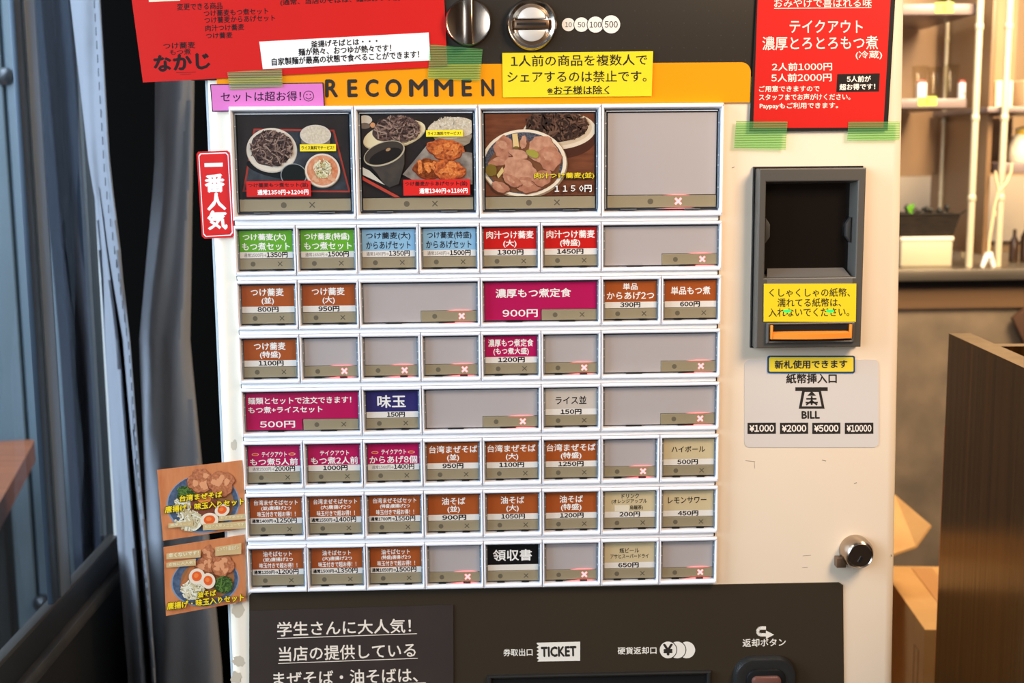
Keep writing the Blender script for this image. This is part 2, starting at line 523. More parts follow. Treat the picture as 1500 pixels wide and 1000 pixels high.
# ------------------------------------------------------------------ curtains
def curtain(cols, rows, m, name, close=0.0):
    """cols: (px at y=0, 250, 500 and 860, depth at top, depth at bottom): smooth pleated cloth"""
    def catm(p, t):
        n = len(p) - 1
        i = min(int(t), n - 1); f = t - i
        a, b_, c, d = p[max(i - 1, 0)], p[i], p[i + 1], p[min(i + 2, n)]
        return 0.5 * (2 * b_ + (c - a) * f + (2 * a - 5 * b_ + 4 * c - d) * f * f + (3 * b_ - a - 3 * c + d) * f ** 3)
    N = (len(cols) - 1) * 8 + 1
    ys = [-420 + (2200 + 420) * k / rows for k in range(rows + 1)]
    vs = []
    for y in ys:
        def px(c):
            if y < 250: return c[0] + (c[1] - c[0]) * y / 250
            if y < 500: return c[1] + (c[2] - c[1]) * (y - 250) / 250
            return c[2] + (c[3] - c[2]) * (min(y, 1000) - 500) / 360
        PX = [px(c) for c in cols]
        YY = [c[4] + (c[5] - c[4]) * max(0, min(1, y / 900)) for c in cols]
        for k in range(N):
            t = k / 8
            wob = 0.006 * math.sin(y * 0.012 + k * 0.5) + 0.004 * math.sin(y * 0.031 + k * 0.23)
            vs.append(at(catm(PX, t), y, catm(YY, t) + wob))
    fs = [(r * N + k, r * N + k + 1, (r + 1) * N + k + 1, (r + 1) * N + k) for r in range(rows) for k in range(N - 1)]
    b = MB(); b.add(vs, fs, m, True)
    o = b.build(name)
    md = o.modifiers.new('thickness', 'SOLIDIFY'); md.thickness = 0.0015
    return o
CLOTH = mat('slate_cloth', (130, 131, 138), 0.85, spec=0.15, bump=(60, 0.25))
cu = curtain([(112, 138, 153, 178, .60, .58), (114, 140, 163, 190, .585, .56), (115, 142, 172, 200, .56, .52), (116, 143, 176, 206, .62, .60), (113, 140, 181, 211, .62, .60), (105, 133, 181, 212, .56, .545), (126, 148, 186, 215, .53, .52), (147, 162, 191, 218, .505, .505)], 60, CLOTH, 'window_curtain')
tag(cu, 'slate grey curtain whose stitched pale hem hangs at the window edge', 'curtain')
# hem seam of that curtain
b = MB()
for k in range(60):
    y = -300 + k * 20
    x = (147 + 15 * y / 250 if y < 250 else 162 + 29 * (y - 250) / 250 if y < 500 else 191 + 27 * (y - 500) / 360) - (9 if y < 300 else max(3, 9 - (y - 300) * .03))
    p = at(x, y, 0.506); q = at(x + 0.4, y + 12, 0.506)
    b.tube([p, q], 0.0006, mat('seam_thread', (70, 72, 80), 0.9), 5)
b.build('hem_stitching', cu)
cu2 = curtain([(252, 250, 240, 252, .80, .78), (234, 232, 212, 226, .72, .70), (231, 229, 206, 222, .68, .66), (248, 246, 226, 240, .645, .62), (266, 262, 250, 270, .62, .60), (280, 277, 270, 304, .615, .59), (285, 281, 277, 312, .66, .63), (280, 276, 270, 308, .74, .72)], 60, mat('charcoal_cloth', (138, 139, 146), 0.85, spec=0.15, bump=(60, 0.25)), 'corner_curtain')
tag(cu2, 'slate grey curtain with one broad fold, hanging directly beside the ticket machine', 'curtain')
cu3 = curtain([(44, 66, 88, 112, 1.16, 1.16), (60, 82, 102, 124, 1.08, 1.08), (78, 98, 118, 136, 1.16, 1.16), (100, 120, 138, 150, 1.06, 1.06), (120, 140, 158, 175, 1.16, 1.16), (200, 215, 230, 240, 1.15, 1.15)], 40, mat('navy_cloth', (26, 32, 43), 0.8, spec=0.2), 'reflection_drape')  # drape added beyond the pane in place of the curtain's reflection
tag(cu3, 'dark navy drape standing in for a curtain reflection in the window glass', 'curtain')

# ------------------------------------------------------------------ the ticket machine
P, PZ = 0.055, 0.0494243
M = empty('ticket_vending_machine', (0.29, 0.2, 0.0))
tag(M, 'white meal ticket vending machine with rows of price buttons', 'vending machine')
def xr(z): return 0.6013 + (1.597 - z) * 0.018
b = MB()
b.prism([(-0.0192, 0, 0.0), (-0.0192, 0, 1.83), (xr(1.83), 0, 1.83), (xr(0), 0, 0)], 0.45, WHITE, 0.010, 4)
SC = ink((128, 112, 98))
for a_, c_, w in (((1092, 674.5), (1106, 676), .7), ((1105, 676), (1105.6, 686), .5), ((1204, 673.6), (1210, 675), 1), ((1251, 707.8), (1255, 706.8), 1), ((1176, 814), (1188, 813), .6), ((1175, 831), (1183, 830.4), .7), ((1072, 246), (1076, 244.4), 1), ((1305, 812), (1306.4, 815), 1.2)):
    line_px(b, a_, c_, w, -6e-5, SC)
for k, (cx_, cy_, rx, ry) in enumerate(((349, 893, 9, 12), (350, 968, 10, 9), (346, 992, 8, 10), (343, 652, 5, 8))):
    q_ = random.Random(k)
    b.sheet([at(cx_ + rx * (1 + q_.uniform(-.3, .2)) * math.cos(2 * math.pi * t / 18), cy_ + ry * (1 + q_.uniform(-.3, .2)) * math.sin(2 * math.pi * t / 18), -5e-5) for t in range(18)], ink((206, 188, 164)))
b.build('cabinet', M)
b = MB(); b.box(-0.0205, -0.0185, 0.006, 0.02, 0.3, 1.83, mat('edge_strip', (205, 216, 222), 0.25)); b.build('door_edge_strip', M)

# dark head panel with faint dot grid, and the amber header
b = MB()
TOPZ = 1.80
hl, hr = at(330, 105).x, at(1100, 90).x
DOT = mat('head_panel', (52, 46, 40), 0.4, spec=.3)
b.box(hl - 0.03, at(1112, 60).x, -0.0012, 0.002, at(700, 98).z - 0.01, TOPZ, DOT, 0.0006)
dm = ink((66, 60, 54))
for i in range(26):
    for j in range(8):
        p = at(660 + i * 18, -2 + j * 18, -0.0013)
        if p.x < hr - .004 and p.z > at(700, 92).z: disc_px(b, (660 + i * 18, -2 + j * 18), 0.8, -0.0013, dm, 6)
b.build('head_panel', M)
b = MB()
yt = -0.0022
o = [at(318, 158, yt), at(318, 112, yt), at(1082, 91.5, yt)]
cxy, rr = at(1086, 104.5, yt), 0.0085
zt = at(1040, 91.5, yt).z; zb = at(1040, 150.5, yt).z
cx = at(1099.5, 120, yt).x
pts = [(at(318, 130, yt).x, yt, zb), (at(318, 130, yt).x, yt, zt)]
pts += [(cx - rr + rr * math.sin(a), yt, zt - rr + rr * math.cos(a)) for a in [math.pi / 2 * k / 6 for k in range(7)]]
pts += [(cx, yt, zb)]
b.prism(pts, 0.002, YELLOWH)
HINK = ink((48, 42, 38))
for ch, x0, x1, yb, y1 in (('R', 477.5, 494.5, 141.5, 117.3), ('E', 510, 523, 141.3, 117.4), ('C', 536.5, 554, 141.2, 117.2), ('O', 565.5, 587.5, 141.2, 117), ('M', 600.5, 625.5, 140.8, 117.2), ('M', 637.5, 663, 140.8, 117), ('E', 677.5, 690.5, 140.4, 117), ('N', 706, 723.5, 140.2, 116.8), ('D', 738, 757, 140, 116.6)):
    text_px(b, ch, (x0, yb), (x1, yb - 0.3), yb - y1, yt - 0.0002, HINK, bold=0.045, off=0.0, res=4)
tag(b.build('header_panel', M), 'amber header strip with dark lettering')

# lower dark panel
b = MB()
ly = -0.0015
lp = [at(365, 1180, ly), at(365, 872, ly), at(369, 868, ly), at(1229, 853, ly), at(1235, 857, ly), at(1238, 1180, ly)]
b.prism(lp, 0.002, DARK)
lw = ink((238, 228, 214))
text_px(b, '券取出口', (737.6, 960.8), (780, 960), 10.5, ly - 1e-4, lw, 0.02)
o = [(785.8, 941), (849.8, 939.5), (849.8, 967.5), (786.5, 968.6)]
tk = [(786.5, 941)] + [(849.8, 939.5), (849.8, 967.5)] + [(787, 968.6)] + [(x, y) for k in range(5) for x, y in ((789.5, 966 - k * 5.2), (786, 963.4 - k * 5.2))]
quad_px(b, tk, ly - 1e-4, lw, 0)
text_px(b, 'TICKET', (793, 961.6), (844, 960.4), 14, ly - 2e-4, HINK, 0.06, off=0.0)
text_px(b, '硬貨返却口', (905, 958.2), (961.6, 957.4), 10.5, ly - 1e-4, lw, 0.02)
for k, x in enumerate((1006, 992, 978.6)):
    disc_px(b, (x, 951.6), 13.4 if k else 12.4, ly - 1e-4 - k * 4e-5, ink((58, 53, 48)))
    disc_px(b, (x, 951.6), 12.2, ly - 1.2e-4 - k * 4e-5, lw)
text_px(b, '¥', (972, 959), (985.2, 958.8), 15.5, ly - 3e-4, HINK, 0.05, off=0.0)
text_px(b, '返却ボタン', (1088, 947), (1151, 946), 11.5, ly - 1e-4, lw, 0.02)
arc = [(1115 - 5 * math.sin(a), 924.5 - 5 * math.cos(a)) for a in [math.pi * k / 10 for k in range(11)]]
for p, q in zip([(1122, 919.5)] + arc, arc + [(1124, 929.5)]): line_px(b, p, q, 4.8, ly - 1e-4, lw)
quad_px(b, [(1122, 923.2), (1134, 929.3), (1122, 935.4)], ly - 1.2e-4, lw, 0)
b.build('lower_panel', M)
# ticket tray
b = MB()
b.frame((at(714, 988, -0.006).x, at(1042, 988, -0.006).x, 0.78, at(880, 987, -0.006).z), (at(720, 990, -0.006).x, at(1036, 990, -0.006).x, 0.785, at(880, 990.5, -0.006).z), -0.006, -0.0012, mat('tray_rim', (40, 38, 36), 0.3))
b.box(at(719, 990).x, at(1037, 990).x, -.0022, -.0012, 0.78, at(880, 990).z, BLACK)
b.build('ticket_tray', M)
# coin return button
rb = MB()
c0 = at(1118.5, 991, 0)
def stad(cx, cz, hw, hh, y, n=10):
    pts = []
    for q in range(4):
        sx, sz = ((1, 1), (-1, 1), (-1, -1), (1, -1))[q]
        rr_ = hh * 0.85
        for k in range(n + 1):
            a = math.pi / 2 * (q + k / n)
            pts.append((cx + sx * (hw - rr_) + rr_ * math.cos(a), y, cz + sz * (hh - rr_) + rr_ * math.sin(a)))
    return pts
def stack(mb, rings, m):
    n = len(rings[0]); vs = [p for r in rings for p in r]
    fs = [(i * n + k, i * n + (k + 1) % n, (i + 1) * n + (k + 1) % n, (i + 1) * n + k) for i in range(len(rings) - 1) for k in range(n)]
    fs.append(tuple((len(rings) - 1) * n + k for k in range(n)))
    mb.add(vs, fs, m, True)
NAVYP = mat('slate_plastic', (40, 39, 38), 0.25)
stack(rb, [stad(c0.x, c0.z, .0300, .0225, -.0015), stad(c0.x, c0.z, .0298, .0223, -.006), stad(c0.x, c0.z, .0280, .0205, -.0095), stad(c0.x, c0.z, .0225, .0150, -.0105), stad(c0.x, c0.z, .0175, .0110, -.009)], NAVYP)
rbo = rb.build('return_button', M)
b = MB(); stack(b, [stad(c0.x, c0.z, .0188, .0118, -.0092), stad(c0.x, c0.z, .0182, .0112, -.0112), stad(c0.x, c0.z, .0178, .011, -.0113)], BLACK); b.build('button_recess', rbo)
b = MB(); stack(b, [stad(c0.x, c0.z, .0140, .0058, -.0112), stad(c0.x, c0.z, .0136, .0054, -.0135), stad(c0.x, c0.z, .0115, .0040, -.0145)], mat('maroon_plastic', (110, 70, 60), 0.25)); tag(b.build('button_cap', rbo), 'maroon push cap')

# coin slot, lever knob, coin value discs
c = at(778.5, 36.3, -0.002)
b = MB()
b.lathe(c, [(0.0225, 0.0), (0.0222, 0.004), (0.0205, 0.0058), (0.0192, 0.0052), (0.0165, 0.0018), (0.0150, 0.001), (0.0, 0.001)], CHROME, 'Y', 48)
cs = b.build('coin_slot', M)
b = MB()
for sg in (1, -1):
    pts = [(c.x + 0.0118 * math.cos(a), c.y - 0.0012, c.z + sg * (0.0048 + 0.0098 * max(0, math.sin(a)))) for a in [math.pi * k / 20 for k in range(21)]]
    b.prism([(p[0], p[1] - 0.003, p[2]) for p in pts], 0.003, mat('polished_insert', (240, 232, 222), 0.3, 0.4), 0.0006)
b.build('half_moon_plate', cs)
b = MB(); b.box(c.x - .0150, c.x + .0150, c.y - .0045, c.y - .001, c.z - .0036, c.z + .0038, mat('slot_bronze', (120, 95, 74), 0.3, 0.8), 0.0006)
b.box(c.x - .0132, c.x + .0128, c.y - .0048, c.y - .004, c.z - .0008, c.z + .0014, BLACK); b.build('slot_bar', cs)
c = at(686, 33.5, -0.002)
b = MB()
b.lathe(c, [(0.0205, 0.0), (0.0205, 0.004), (0.0190, 0.0065), (0.0178, 0.0060), (0.0, 0.0055)], CHROME, 'Y', 48)
kn = b.build('return_knob', M)
b = MB(); b.box(c.x - .0042, c.x + .0036, c.y - .0150, c.y - .004, c.z - .0200, c.z + .0200, CHROME, 0.0012)
b.build('grip_bar', kn)
b = MB()
for k, (x, y, r, t) in enumerate(((832.7, 36, 9.6, '10'), (851.7, 36, 10.6, '50'), (872.3, 36, 11.8, '100'), (895.3, 35.6, 13.2, '500'))):
    disc_px(b, (x, y), r + 1.1, -0.0014 - k * 5e-5, HINK)
    disc_px(b, (x, y), r, -0.00142 - k * 5e-5, ink((240, 228, 214)))
    hw = r * (0.50 if len(t) == 2 else 0.72)
    text_px(b, t, (x - hw, y + r * 0.37), (x + hw, y + r * 0.37), r * 0.72, -0.00145 - k * 5e-5, HINK, 0.02)
b.build('coin_value_discs', M)

# ---- the rows of menu buttons -----------------------------------------------
GX, GZ = 0.00148, 1.40044                    # grid origin on the button fronts, which stand 8 mm proud of the cabinet
P, PZ = 0.05461, 0.04908
YF, YC, YS = -0.008, -0.0030, -0.0036
BRO, GRE, BLU, RED, MAG, NAV, BEI, GRY = (172, 84, 36), (104, 172, 44), (146, 188, 214), (206, 30, 26), (186, 22, 84), (52, 46, 104), (212, 190, 148), (206, 192, 178)
LIT = emit('red_led_glow', (255, 62, 70), 2.0)
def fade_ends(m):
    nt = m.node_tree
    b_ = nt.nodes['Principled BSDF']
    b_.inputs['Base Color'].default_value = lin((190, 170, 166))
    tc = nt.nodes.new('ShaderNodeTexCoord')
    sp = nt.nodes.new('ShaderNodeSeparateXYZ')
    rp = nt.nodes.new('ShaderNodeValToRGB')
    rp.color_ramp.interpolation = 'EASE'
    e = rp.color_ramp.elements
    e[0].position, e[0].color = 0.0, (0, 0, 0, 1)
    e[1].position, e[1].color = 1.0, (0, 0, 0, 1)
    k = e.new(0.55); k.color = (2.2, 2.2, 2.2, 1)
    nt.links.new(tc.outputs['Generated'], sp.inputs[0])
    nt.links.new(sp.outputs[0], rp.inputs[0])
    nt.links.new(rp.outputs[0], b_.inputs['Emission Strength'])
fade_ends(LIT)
LITX = emit('lit_cross', (255, 130, 132), 2.6)
GLY2 = ink((108, 98, 80))

def strip_part(btn, x0, x1, z0, z1, dot, cross, r, lit):
    b = MB()
    b.box(x0, x1, YS, YC + 0.004, z0, z1, STRIP, 0.0003, 1)
    zc = (z0 + z1) / 2
    b.sheet([(dot + r * math.cos(a), YS - 5e-5, zc + r * math.sin(a)) for a in [2 * math.pi * k / 20 for k in range(20)]], GLY2)
    st = b.build('status_strip', btn)
    b = MB()
    q = r * (1.25 if lit else 1.05); w = q * (0.30 if lit else 0.16)
    for sg in (1, -1):
        d = Vector((1, 0, sg)).normalized(); nn = Vector((-d.z, 0, d.x))
        ctr = Vector((cross, YS - (9e-5 if lit else 5e-5) - (sg + 1) * 1e-5, zc))
        b.sheet([ctr + d * q * 1.2 + nn * w, ctr - d * q * 1.2 + nn * w, ctr - d * q * 1.2 - nn * w, ctr + d * q * 1.2 - nn * w], LITX if lit else GLY)
    cr = b.build('cross_mark', btn)
    if lit: cr['label'] = 'cross lit red'
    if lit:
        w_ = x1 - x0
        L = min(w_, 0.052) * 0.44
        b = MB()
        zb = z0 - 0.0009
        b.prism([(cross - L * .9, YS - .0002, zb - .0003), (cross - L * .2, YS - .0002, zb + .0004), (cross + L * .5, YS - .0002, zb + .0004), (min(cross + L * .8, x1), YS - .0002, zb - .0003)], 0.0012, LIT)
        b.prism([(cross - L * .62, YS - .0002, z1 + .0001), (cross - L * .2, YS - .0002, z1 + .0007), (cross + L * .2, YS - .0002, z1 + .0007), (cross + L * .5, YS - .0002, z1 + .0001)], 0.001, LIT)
        tag(b.build('indicator_glow', btn), 'red glow leaking from the lit cross')  # emissive slivers standing in for red light that bleeds round the strip

def well(btn, xi0, xi1, zt, zb):
    b = MB()
    b.box(xi0 - .0004, xi1 + .0004, -0.0008, 0.0006, zb - .0004, zt + .0004, SMOKE)
    w = xi1 - xi0
    for u in (0.2, 0.66):
        b.box(xi0 + w * u, xi0 + w * (u + .14), -.0042, -.001, zb + .0001, zb + .0010, BLACK)
    for u in (0.0, 1.0):
        x = xi0 + (w - .0009) * u
        b.box(x, x + .0009, -.0040, -.001, zb + .0012, zt - .0015, mat('cover_edge', (150, 158, 166), 0.15))
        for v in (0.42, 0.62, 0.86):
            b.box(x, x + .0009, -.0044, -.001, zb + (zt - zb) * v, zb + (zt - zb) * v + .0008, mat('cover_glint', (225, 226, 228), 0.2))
    b.build('button_well', btn)
    b = MB()
    b.box(xi0 + .0003, xi1 - .0003, -.0056, -.0050, zb + .0004, zt - .0005, CLEARP)
    b.build('clear_cover', btn)

def button(c, r, span, card, lit=False, desc=None):
    x0, x1 = GX + c * P, GX + (c + span) * P
    zt = GZ - r * PZ; zb = zt - 0.0371
    xi0, xi1 = x0 + .0026, x1 - .0024
    b = MB()
    b.frame((x0 + .0003, x1 - .0003, zb - .0040, zt + .0035), (xi0, xi1, zb, zt), YF, -.0006, FRAMEW, back=0.0, slope=.0006)
    btn = b.build('menu_button', M)
    if desc: btn['label'] = desc
    well(btn, xi0, xi1, zt, zb)
    w = xi1 - xi0
    if span == 1:
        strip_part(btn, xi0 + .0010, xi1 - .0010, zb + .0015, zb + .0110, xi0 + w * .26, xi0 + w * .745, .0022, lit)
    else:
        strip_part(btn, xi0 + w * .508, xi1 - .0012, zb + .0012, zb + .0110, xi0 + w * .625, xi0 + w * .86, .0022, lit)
    b = MB()
    cx0, cx1, cz0, cz1 = xi0 + .0013, xi1 - .0012, zb + .0114, zt - .0011
    if card is None:
        if span == 1: b.prism([(cx0, YC, cz0), (cx0, YC, cz1), (cx1, YC, cz1), (cx1, YC, cz0)], .0006, BLANK)
        else:
            xm = xi0 + w * .505
            b.prism([(cx0, YC, zb + .0012), (cx0, YC, cz1), (cx1, YC, cz1), (cx1, YC, cz0), (xm, YC, cz0), (xm, YC, zb + .0012)], .0006, BLANK)
        b.build('blank_insert', btn)
        return btn
    col, fg, lines, price = card[:4]
    tone = ink(col, 0.4)
    yt_ = YC - 4e-5
    if span == 1:
        zs = cz0 + .0056
        b.prism([(cx0, YC, cz0), (cx0, YC, cz1), (cx1, YC, cz1), (cx1, YC, cz0)], .0006, tone)
        b.sheet([(cx0, YC - 2e-5, cz0), (cx0, YC - 2e-5, zs), (cx1, YC - 2e-5, zs), (cx1, YC - 2e-5, cz0)], ink((238, 228, 216), 0.4))
        W_ = cx1 - cx0; H_ = cz1 - zs
        for (t, u0, u1, v0, v1) in lines:      # v measured down from the card's top, as a share of the coloured field
            text_rect(b, t, cx0 + W_ * u0, cx0 + W_ * u1, cz1 - H_ * v1, cz1 - H_ * v0, yt_, fg, 0.022)
        for (t, u0, u1, v0, v1, k) in price:
            text_rect(b, t, cx0 + W_ * u0, cx0 + W_ * u1, cz0 + .0056 * v0, cz0 + .0056 * v1, yt_, BLK if k else ink((150, 136, 126)), 0.045 if k else 0.02)
        if card[4:] and card[4] == 'patch':
            b.sheet([(cx0 + W_ * .20, yt_ - 3e-5, cz1 - H_ * .98), (cx0 + W_ * .20, yt_ - 3e-5, cz1 - H_ * .67), (cx0 + W_ * .49, yt_ - 3e-5, cz1 - H_ * .67), (cx0 + W_ * .49, yt_ - 3e-5, cz1 - H_ * .98)], ink((236, 222, 196)))
        if card[4:] and card[4] == 'icons':
            for u in (.08, .79):
                x = cx0 + W_ * u; z = cz1 - H_ * .42
                b.sheet([(x + .0030 + .0032 * math.cos(a), yt_, z + .0013 * math.sin(a)) for a in [2 * math.pi * k / 16 for k in range(16)]], ink((244, 190, 160)))
                b.sheet([(x + .0030 + .0025 * math.cos(a), yt_ - 3e-5, z + .0009 * math.sin(a)) for a in [2 * math.pi * k / 16 for k in range(16)]], ink((214, 60, 30)))
    else:
        xm = xi0 + w * .500
        b.prism([(cx0, YC, zb + .0016), (cx0, YC, cz1), (cx1, YC, cz1), (cx1, YC, cz0), (xm, YC, cz0), (xm, YC, zb + .0016)], .0006, tone)
        W_ = cx1 - cx0; H_ = cz1 - (zb + .0016)
        for (t, u0, u1, v0, v1) in lines:
            text_rect(b, t, cx0 + W_ * u0, cx0 + W_ * u1, cz1 - H_ * v1, cz1 - H_ * v0, yt_, fg, 0.022)
    b.build('price_card', btn)
    return btn

def yen(n, u0=.28, u1=.70): return [('%s円' % n, u0, u1, .10, .92, 1)]
def was(a, n, k=0): return [('通常%s円→' % a, .08 if k == 0 else .03, .50, .18, .80, k), ('%s円' % n, .51 if k == 0 else .50, .90, .10, .95, 1)]
def two(a, b_, wa=(.12, .88), wb=(.34, .66)): return [(a, wa[0], wa[1], .14, .50), (b_, wb[0], wb[1], .56, .92)]
def seto(a, b_): return [(a, .08 if len(a) > 8 else .22, .93 if len(a) > 8 else .78, .10, .36), (b_, .22, .80, .41, .64), ('味玉付きで超お得!!', .14, .88, .69, .94)]
CW = ink((250, 244, 236))
SOBA = 'つけ蕎麦'
def brown(desc): return 'button with %s price card' % desc
# row by row
button(0, 0, 1, (GRE, CW, two('つけ蕎麦(大)', 'もつ煮セット', (.07, .88), (.05, .95)), was(1500, 1350)), desc=brown('green and white'))
button(1, 0, 1, (GRE, CW, two('つけ蕎麦(特盛)', 'もつ煮セット', (.07, .92), (.06, .96)), was(1650, 1500)), desc=brown('green and white'))
button(2, 0, 1, (BLU, ink((34, 40, 52)), two('つけ蕎麦(大)', 'からあげセット', (.08, .92), (.08, .92)), was(1490, 1350)), desc=brown('pale blue'))
button(3, 0, 1, (BLU, ink((34, 40, 52)), two('つけ蕎麦(特盛)', 'からあげセット', (.08, .92), (.06, .92)), was(1640, 1500)), desc=brown('pale blue'))
button(4, 0, 1, (RED, CW, two('肉汁つけ蕎麦', '(大)', (.05, .95), (.37, .62)), yen(1300, .26, .75)), desc=brown('red'))
button(5, 0, 1, (RED, CW, two('肉汁つけ蕎麦', '(特盛)', (.04, .96), (.30, .68)), yen(1450, .24, .74)), desc=brown('red'))
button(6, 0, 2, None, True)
button(0, 1, 1, (BRO, CW, two(SOBA, '(並)', (.18, .80), (.38, .61)), yen(800, .30, .69)), desc=brown('brown'))
button(1, 1, 1, (BRO, CW, two(SOBA, '(大)', (.18, .80), (.38, .61)), yen(950, .30, .69)), desc=brown('brown'))
button(2, 1, 2, None, True)
button(4, 1, 2, (MAG, CW, [('濃厚もつ煮定食', .10, .77, .17, .40), ('900円', .16, .47, .72, .92)], []), desc=brown('wide magenta'))
button(6, 1, 1, (BRO, CW, [('単品', .35, .63, .10, .42), ('からあげ2つ', .04, .95, .52, .88)], yen(390, .30, .68)), desc=brown('brown'))
button(7, 1, 1, (BRO, CW, [('単品もつ煮', .12, .88, .30, .68)], yen(600, .30, .68)), desc=brown('brown'))
button(0, 2, 1, (BRO, CW, two(SOBA, '(特盛)', (.20, .80), (.31, .70)), yen(1100, .28, .75)), desc=brown('brown'))
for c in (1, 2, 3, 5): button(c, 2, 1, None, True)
button(4, 2, 1, (MAG, CW, two('濃厚もつ煮定食', '(もつ煮大盛)', (.06, .93), (.16, .84)), yen(1200, .25, .76)), desc=brown('magenta'))
button(6, 2, 2, None, True)
button(0, 3, 2, (MAG, CW, [('麺類とセットで注文できます！', .02, .94, .12, .30), ('もつ煮+ライスセット', .02, .68, .37, .54), ('500円', .12, .43, .76, .94)], []), desc=brown('wide magenta'))
button(2, 3, 1, (NAV, CW, [('味玉', .22, .76, .20, .80)], yen(150, .40, .74)), desc=brown('navy'))
button(3, 3, 2, None, True)
button(5, 3, 1, (GRY, BLK, [('ライス並', .20, .80, .38, .76)], yen(150, .30, .70)), desc=brown('pale grey'))
button(6, 3, 2, None, True)
button(0, 4, 1, (MAG, CW, [('テイクアウト', .27, .75, .30, .55), ('もつ煮5人前', .04, .96, .62, .96)], was(2500, 2000), 'icons'), desc=brown('magenta'))
button(1, 4, 1, (MAG, CW, [('テイクアウト', .24, .80, .28, .52), ('もつ煮2人前', .06, .97, .60, .95)], yen(1000, .29, .76)), desc=brown('magenta'))
button(2, 4, 1, (MAG, CW, [('テイクアウト', .27, .75, .28, .52), ('からあげ8個', .04, .96, .60, .96)], was(1560, 1400), 'icons'), desc=brown('magenta'))
button(3, 4, 1, (BRO, CW, two('台湾まぜそば', '(並)', (.04, .98), (.39, .62)), yen(950, .30, .70)), desc=brown('brown'))
button(4, 4, 1, (BRO, CW, two('台湾まぜそば', '(大)', (.02, .96), (.38, .62)), yen(1100, .25, .73)), desc=brown('brown'))
button(5, 4, 1, (BRO, CW, two('台湾まぜそば', '(特盛)', (.02, .98), (.30, .70)), yen(1250, .25, .74)), desc=brown('brown'))
button(6, 4, 1, None, True)
button(7, 4, 1, (BEI, BLK, [('ハイボール', .16, .82, .36, .66)], yen(500, .28, .68)), desc=brown('beige'))
for c, k, w_, n in ((0, '(並)', 1400, 1250), (1, '(大)', 1550, 1400), (2, '(特盛)', 1700, 1550)):
    button(c, 5, 1, (BRO, CW, seto('台湾まぜそばセット', k + '唐揚げ2つ'), was(w_, n, 1)), desc=brown('brown'))
for c, k, n in ((3, '(並)', 900), (4, '(大)', 1050), (5, '(特盛)', 1200)):
    button(c, 5, 1, (BRO, CW, two('油そば', k, (.27, .73), (.38, .62) if len(k) == 3 else (.30, .70)), yen(n, .28, .74)), desc=brown('brown'))
button(6, 5, 1, (BEI, BLK, [('ドリンク', .34, .68, .10, .34), ('(オレンジアップル', .14, .84, .38, .62), ('烏龍茶)', .50, .76, .70, .94)], yen(200, .30, .70), 'patch'), desc=brown('beige'))
button(7, 5, 1, (BEI, BLK, [('レモンサワー', .10, .86, .32, .64)], yen(450, .30, .70)), desc=brown('beige'))
for c, k, w_, n in ((0, '(並)', 1350, 1200), (1, '(大)', 1500, 1350), (2, '(特盛)', 1650, 1500)):
    button(c, 6, 1, (BRO, CW, seto('油そばセット', k + '唐揚げ2つ'), was(w_, n, 1)), desc=brown('brown'))
button(4, 6, 1, ((22, 19, 20), CW, [('領収書', .11, .87, .24, .80)], []), desc=brown('black'))
button(6, 6, 1, (BEI, BLK, [('瓶ビール', .30, .69, .28, .52), ('アサヒスーパードライ', .12, .88, .58, .80)], yen(650, .28, .68)), desc=brown('beige'))
for c in (3, 5, 7): button(c, 6, 1, None, True)
# cream rails between the rows
b = MB()
for r in range(-1, 7):
    zt = GZ - r * PZ + .0035
    if r == -1: continue
    za, zb_ = zt + .0002, zt + (.0046 if r > 0 else .0062)
    b.box(GX + .001, GX + 8 * P - .003, -.0055, .002, za, zb_, RAILW, .0012)
    b.box(GX + 8 * P - .0030, GX + 8 * P - .0016, -.0030, .002, za, zb_, BLACK)
    b.box(GX + .0002, GX + .0010, -.0030, .002, za, zb_, BLACK)
b.build('row_rails', M)

# ---- the four big picture buttons ------------------------------------------
def big(c, lit=False):
    x0, x1 = GX + c * P, GX + (c + 2) * P
    zt, zb = GZ + .1028, GZ + .0132
    xi0, xi1 = x0 + .0036, x1 - .0030
    b = MB()
    b.frame((x0 + .0003, x1 - .0003, zb - .0050, zt + .0050), (xi0, xi1, zb, zt), YF - .001, -.0006, FRAMEW, back=0.0, slope=.0012)
    btn = b.build('picture_button', M)
    b = MB()
    b.box(xi0 - .0004, xi1 + .0004, -.0008, .0006, zb - .0004, zt + .0004, SMOKE)
    w = xi1 - xi0
    for u in (.14, .70): b.box(xi0 + w * u, xi0 + w * (u + .14), -.0042, -.001, zb + .0008, zb + .0018, mat('well_foot', (96, 96, 96), .4))
    for x in (xi0, xi1 - .0012):
        b.box(x, x + .0012, -.0040, -.001, zb + .002, zt - .002, mat('cover_edge', (150, 158, 166), 0.15))
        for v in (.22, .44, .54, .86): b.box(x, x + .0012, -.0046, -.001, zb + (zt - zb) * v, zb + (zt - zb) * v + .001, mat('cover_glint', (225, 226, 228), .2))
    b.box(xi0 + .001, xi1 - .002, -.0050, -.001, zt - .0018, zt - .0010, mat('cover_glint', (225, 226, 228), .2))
    b.build('button_well', btn)
    b = MB(); b.box(xi0 + .0004, xi1 - .0004, -.0060, -.0054, zb + .001, zt - .001, CLEARP); b.build('clear_cover', btn)
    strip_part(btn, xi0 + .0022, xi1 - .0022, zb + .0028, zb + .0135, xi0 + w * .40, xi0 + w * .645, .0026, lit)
    cx0, cx1, cz0, cz1 = xi0 + .0026, xi1 - .0026, zb + .0142, zt - .0030
    return btn, cx0, cx1, cz0, cz1
